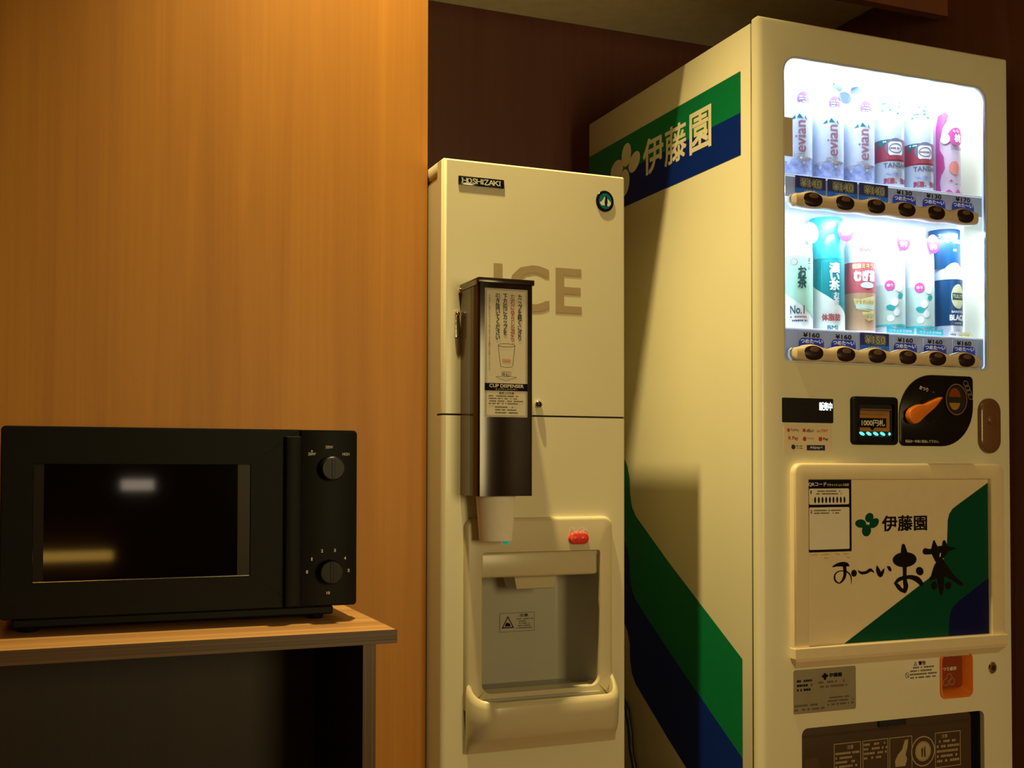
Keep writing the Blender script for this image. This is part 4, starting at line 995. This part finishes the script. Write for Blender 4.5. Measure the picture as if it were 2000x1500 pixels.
flat('foot_marks', [[(-.008, z+.0300), (.001, z+.0300), (-.0035, z+.0350)]], 'magenta', b, wp, .0011)
greek('foot_print', .006, .020, z+.022, z+.027, 1, 'tea_mid', b, wp, .0011, seed=60)

tea_prof = [(.026, 0), (.0305, .003), (R0, .010), (R0, .155), (.0305, .175), (.0275, .194), (.0215, .207), (.0145, .214), (.0125, .217), (.0125, .223)]
def tea(name, label, k, body):
    x, z = XC[k], SH[1]
    b = bottle(name, label, x, z, tea_prof, body, 'bottles on the lower display shelf')
    lathe('cap', [(.0148, z+.221), (.0150, z+.222), (.0150, z+.233), (.0135, z+.235)], x, YBt, 'cap_white', b, 24)
    return b, x, z, wrap(x, YBt, R0)
# light green tea
b, x, z, wp = tea('green_tea_bottle', 'pale green tea bottle with dark brush writing, leftmost on the lower display shelf', 0, 'tea_white')
patch('label', x, YBt, R0, -105, 105, z+.040, z+.150, 'tea_light', b, zbot=lambda u: z+.088-.085*u**1.1)
texts('name_print', [(vert('お茶'), -.0085, .0105, z+.0825, z+.1280, dict(align='CENTER', line=.8, bold=.03)), (vert('おーい'), .0145, .0220, z+.1210, z+.1460, dict(align='CENTER', line=.8, bold=.02))], 'ink_green', b, wp, .0010)
rings('seal_print', [(ell(-.0150, z+.1365, .0070, .0075, 20), ell(-.0150, z+.1365, .0058, .0063, 20))], 'barley_red', b, wp, .0010)
texts('number_print', [('No.1', -.0230, .0050, z+.0310, z+.0480, dict(bold=.01))], 'ink_green', b, wp, .0010)
greek('red_print', -.0230, .0120, z+.0215, z+.0280, 1, 'barley_red', b, wp, .0010, seed=71)
greek('small_print', -.0230, .0120, z+.0140, z+.0205, 1, 'print_slate', b, wp, .0010, seed=72)
ht = plate('hang_tag', ell(x+.009, z+.195, .0185, .0210, 26), 0, .0006, 'cap_white', b, pm=front(YBt-.0345))
rings('tag_ring', [(ell(x+.009, z+.194, .0150, .0165, 26)[13:24], ell(x+.009, z+.194, .0140, .0155, 26)[13:24])], 'rail_grey', ht, front(YBt-.0345), -.0004)
# strong green tea
b, x, z, wp = tea('strong_tea_bottle', 'teal strong tea bottle with white brush writing and a pink round tag', 1, 'tea_mid')
patch('label', x, YBt, R0, -105, 105, z+.010, z+.150, 'tea_dark', b)
patch('backing_card', x, YBt+.010, .0335, -85, 85, z+.150, z+.236, 'tea_mid', b, .001)
patch('label_foot', x, YBt, R0, -105, 105, z+.002, z+.09, 'tea_white', b, .0008, ztop=lambda u: z+.098-.082*u**1.2)
rings('label_frame', [(rrect(-.0245, .0265, z+.030, z+.1440, .002), rrect(-.0232, .0252, z+.031, z+.1425, .0015))], 'tea_mid', b, wp, .0006)
texts('name_print', [(vert('濃い茶'), -.0090, .0135, z+.0830, z+.1400, dict(align='CENTER', line=.85, bold=.035)), (vert('お茶'), -.0010, .0120, z+.0545, z+.0800, dict(align='CENTER', line=.85, bold=.03))], 'cap_white', b, wp, .0010)
texts('maker_print', [('伊藤園', -.0060, .0190, z+.1530, z+.1600, dict(bold=.02))], 'cap_white', b, wrap(x, YBt+.01, .0335), .0016)
texts('claim_print', [('体脂肪', -.0240, .0140, z+.0205, z+.0355, dict(bold=.035))], 'barley_red', b, wp, .0014)
texts('index_print', [('BMI', -.0130, .0080, z+.0020, z+.0115, dict(bold=.02))], 'tea_dark', b, wp, .0014)
ht = plate('round_tag', ell(x+.0160, z+.2050, .0190, .0215, 26), 0, .0006, 'tag_pink', b, pm=front(YBt-.0355))
texts('tag_text', [('リニューアル', x+.0045, x+.0275, z+.2130, z+.2190, dict(bold=.02)), ('濃い', x+.0055, x+.0265, z+.1960, z+.2110, dict(bold=.04))], 'cap_white', ht, front(YBt-.0355), -.0004)
# barley tea
b, x, z, wp = tea('barley_tea_bottle', 'brown barley tea bottle with a red label and yellow speech bubbles', 2, 'jasmine_white')
patch('brew', x, YBt, R0, -105, 105, z+.004, z+.083, 'barley', b, .0004)
patch('label', x, YBt, R0, -105, 105, z+.083, z+.147, 'barley_red', b, .0005)
texts('top_print', [('健康ミネラル', -.0255, .0290, z+.1330, z+.1440, dict(bold=.03))], 'barley_yellow', b, wp, .0010)
texts('name_print', [('むぎ茶', -.0220, .0260, z+.1060, z+.1300, dict(bold=.06))], 'cap_white', b, wp, .0010)
flat('glass_print', [ell(.006, z+.0985, .0150, .0065, 22)], 'label_pale', b, wp, .0011)
texts('size_print', [('600', -.0100, .0150, z+.1690, z+.1790, dict(bold=.02))], 'barley_red', b, wrap(x, YBt, .0305), .0015)
flat('bubble', [[(-.0230, z+.0720), (-.0080, z+.0690), (.0060, z+.0730), (.0230, z+.0770), (.0250, z+.0600), (.0220, z+.0430), (.0050, z+.0450), (-.0140, z+.0480), (-.0200, z+.0580)], [(-.0060, z+.0430), (.0220, z+.0440), (.0200, z+.0280), (.0060, z+.0240), (-.0020, z+.0310)]], 'barley_yellow', b, wp, .0010)
texts('bubble_text', [('汗をかいたら', -.0190, .0210, z+.0600, z+.0690, dict(bold=.01)), ('ゴクゴク', -.0040, .0200, z+.0290, z+.0400, dict(bold=.02, rot=8))], 'barley', b, wp, .0014)
flat('bubble_band', [[(-.0180, z+.0500), (.0210, z+.0480), (.0210, z+.0570), (-.0180, z+.0580)]], 'jasmine', b, wp, .0013)
# two jasmine teas
lab = ['left of two pale aqua jasmine tea bottles with pink round stickers', 'right of two pale aqua jasmine tea bottles with pink round stickers']
for k in (3, 4):
    b, x, z, wp = tea('jasmine_tea_bottle', lab[k-3], k, 'jasmine_white')
    patch('label', x, YBt, R0, -105, 105, z+.020, z+.105, 'jasmine', b)
    patch('label_foot', x, YBt, R0, -105, 105, z+.017, z+.0215, 'jasmine_aqua', b, .0006)
    flat('flowers', [ell(.008, z+.100, .0085, .0105, 18), ell(-.002, z+.0685, .0080, .0090, 18), ell(.0025, z+.0470, .0065, .0080, 18), ell(-.0100, z+.0340, .0075, .0075, 18)], 'cap_white', b, wp, .0010)
    flat('leaves', [ell(-.0095, z+.0560, .0095, .0060, 18, -.3), ell(.0120, z+.0820, .0070, .0050, 18, .4)], 'tea_mid', b, wp, .0008)
    flat('pink_seal', [ell(-.0115, z+.1030, .0100, .0110, 22)], 'magenta', b, wp, .0011)
    texts('seal_text', [('香り', -.0175, -.0055, z+.1000, z+.1065, dict(bold=.02))], 'cap_white', b, wp, .0014)
    ht = plate('round_tag', ell(x+.0080, z+.1960, .0172, .0200, 26), 0, .0006, 'tag_pink', b, pm=front(YBt-.0345))
    texts('tag_text', [('はなやぐ', x-.0040, x+.0210, z+.1985, z+.2060, dict(bold=.02)), ('香り', x-.0020, x+.0170, z+.1840, z+.1965, dict(bold=.035))], 'cap_white', ht, front(YBt-.0345), -.0004)
    rb = plate('aqua_ribbon', [(x-.037+.0045*j, z-.0015+.0015*math.sin(j*.9)) for j in range(17)]+[(x-.037+.0045*j, z+.0145+.0018*math.sin(j*.9)) for j in range(16, -1, -1)], 0, .0005, 'jasmine_aqua', b, pm=front(YBt-.0335))
    texts('ribbon_text', [('リラックスTIME', x-.0280, x+.0290, z+.0045, z+.0105, dict(bold=.01))], 'cap_white', rb, front(YBt-.0335), -.0004)
# black coffee
x, z = XC[5], SH[1]
b = bottle('coffee_bottle', 'navy aluminium black coffee bottle with a cream oval crest, rightmost on the lower shelf', x, z, [(.026, 0), (.0300, .003), (.0305, .012), (.0305, .128), (.0290, .142), (.0240, .160), (.0215, .168), (.0215, .172), (.0225, .174)], 'can_silver', 'bottles on the lower display shelf')
lathe('cap', [(.0222, z+.1745), (.0225, z+.1755), (.0225, z+.193), (.0205, z+.1955)], x, YBt, 'coffee_blue', b, 28)
patch('cap_band', x, YBt, .0225, -100, 100, z+.188, z+.1925, 'coffee_cream', b, .0006)
patch('label', x, YBt, .0305, -110, 110, z+.0265, z+.126, 'coffee_blue', b)
wp = wrap(x, YBt, .0305)
flat('crest_rim', [ell(.010, z+.0890, .0160, .0265, 30)], 'jasmine', b, wp, .0008)
flat('crest', [ell(.010, z+.0890, .0145, .0245, 30)], 'coffee_cream', b, wp, .0010)
flat('crest_band', [[(-.0035, z+.0815), (.0240, z+.0815), (.0240, z+.0965), (-.0035, z+.0965)]], 'ink_green', b, wp, .0012)
texts('crest_text', [("TULLY'S", -.0025, .0230, z+.0850, z+.0935, dict(bold=.02))], 'coffee_cream', b, wp, .0014)
texts('name_print', [('BLACK', -.0095, .0300, z+.0370, z+.0495, dict(bold=.04)), ('BARISTA\'S', -.0050, .0240, z+.0535, z+.0585, dict(bold=.015)), ('COFFEE', .0010, .0190, z+.0295, z+.0330, {})], 'cap_white', b, wp, .0008)
patch('backing_card', x, YBt+.012, .0340, -85, 85, z+.150, z+.236, 'coffee_blue', b, .001)
texts('card_text', [('アラビカ種', -.0240, .0180, z+.2170, z+.2260, dict(bold=.04)), ('コーヒー豆使用', -.0240, .0260, z+.2050, z+.2140, dict(bold=.04))], 'cap_white', b, wrap(x, YBt+.012, .0340), .0016)
fg = plate('foot_card', rrect(x-.027, x+.034, z-.0005, z+.0125, .0008, 2), 0, .0005, 'cap_white', b, pm=front(YBt-.0335))
flat('foot_card_end', [rrect(x-.002, x+.034, z, z+.0120, .0008, 2)], 'coffee_cream', fg, front(YBt-.0335), -.0003)
texts('foot_card_text', [('※無糖コーヒーです', x-.025, x+.026, z+.0030, z+.0085, {})], 'print_black', fg, front(YBt-.0335), -.0005)

# ------------------------------------------------------------------ cable in the gap
cb = tube('power_cable', [(1.20, 2.58, .60), (1.245, 2.50, .47), (1.257, 2.390, 0.398), (1.257, 2.372, 0.368), (1.257, 2.360, 0.336), (1.257, 2.355, 0.295), (1.257, 2.340, 0.258), (1.255, 2.310, .14), (1.24, 2.35, .012), (1.15, 2.42, .009)], .006, 'cable', origin=(1.25, 2.38, 0))
tag(cb, 'black power cable hanging in the gap between ice dispenser and vending machine', 'cable')

# ------------------------------------------------------------------ fixtures across the corridor, seen mirrored in the oven door
st = thing('strip_lamp', 'warm yellow strip lamp mirrored low in the microwave window', 'lamp', (-.05, -1.69, .56))
box('diffuser', -.45, .245, -1.68, -1.66, .575, .610, 'strip_diffuser', st, .006, 2)
box('holder', -.46, .255, -1.7, -1.681, .57, .615, 'chrome', st, .002, 1)
sg = thing('lit_sign', 'small white lit panel mirrored high in the microwave window', 'sign', (.33, -1.69, .84))
box('lit_face', .275, .40, -1.682, -1.675, .853, .894, 'sign_diffuser', sg)
box('sign_case', .27, .405, -1.7, -1.6821, .848, .899, 'black_plastic', sg)
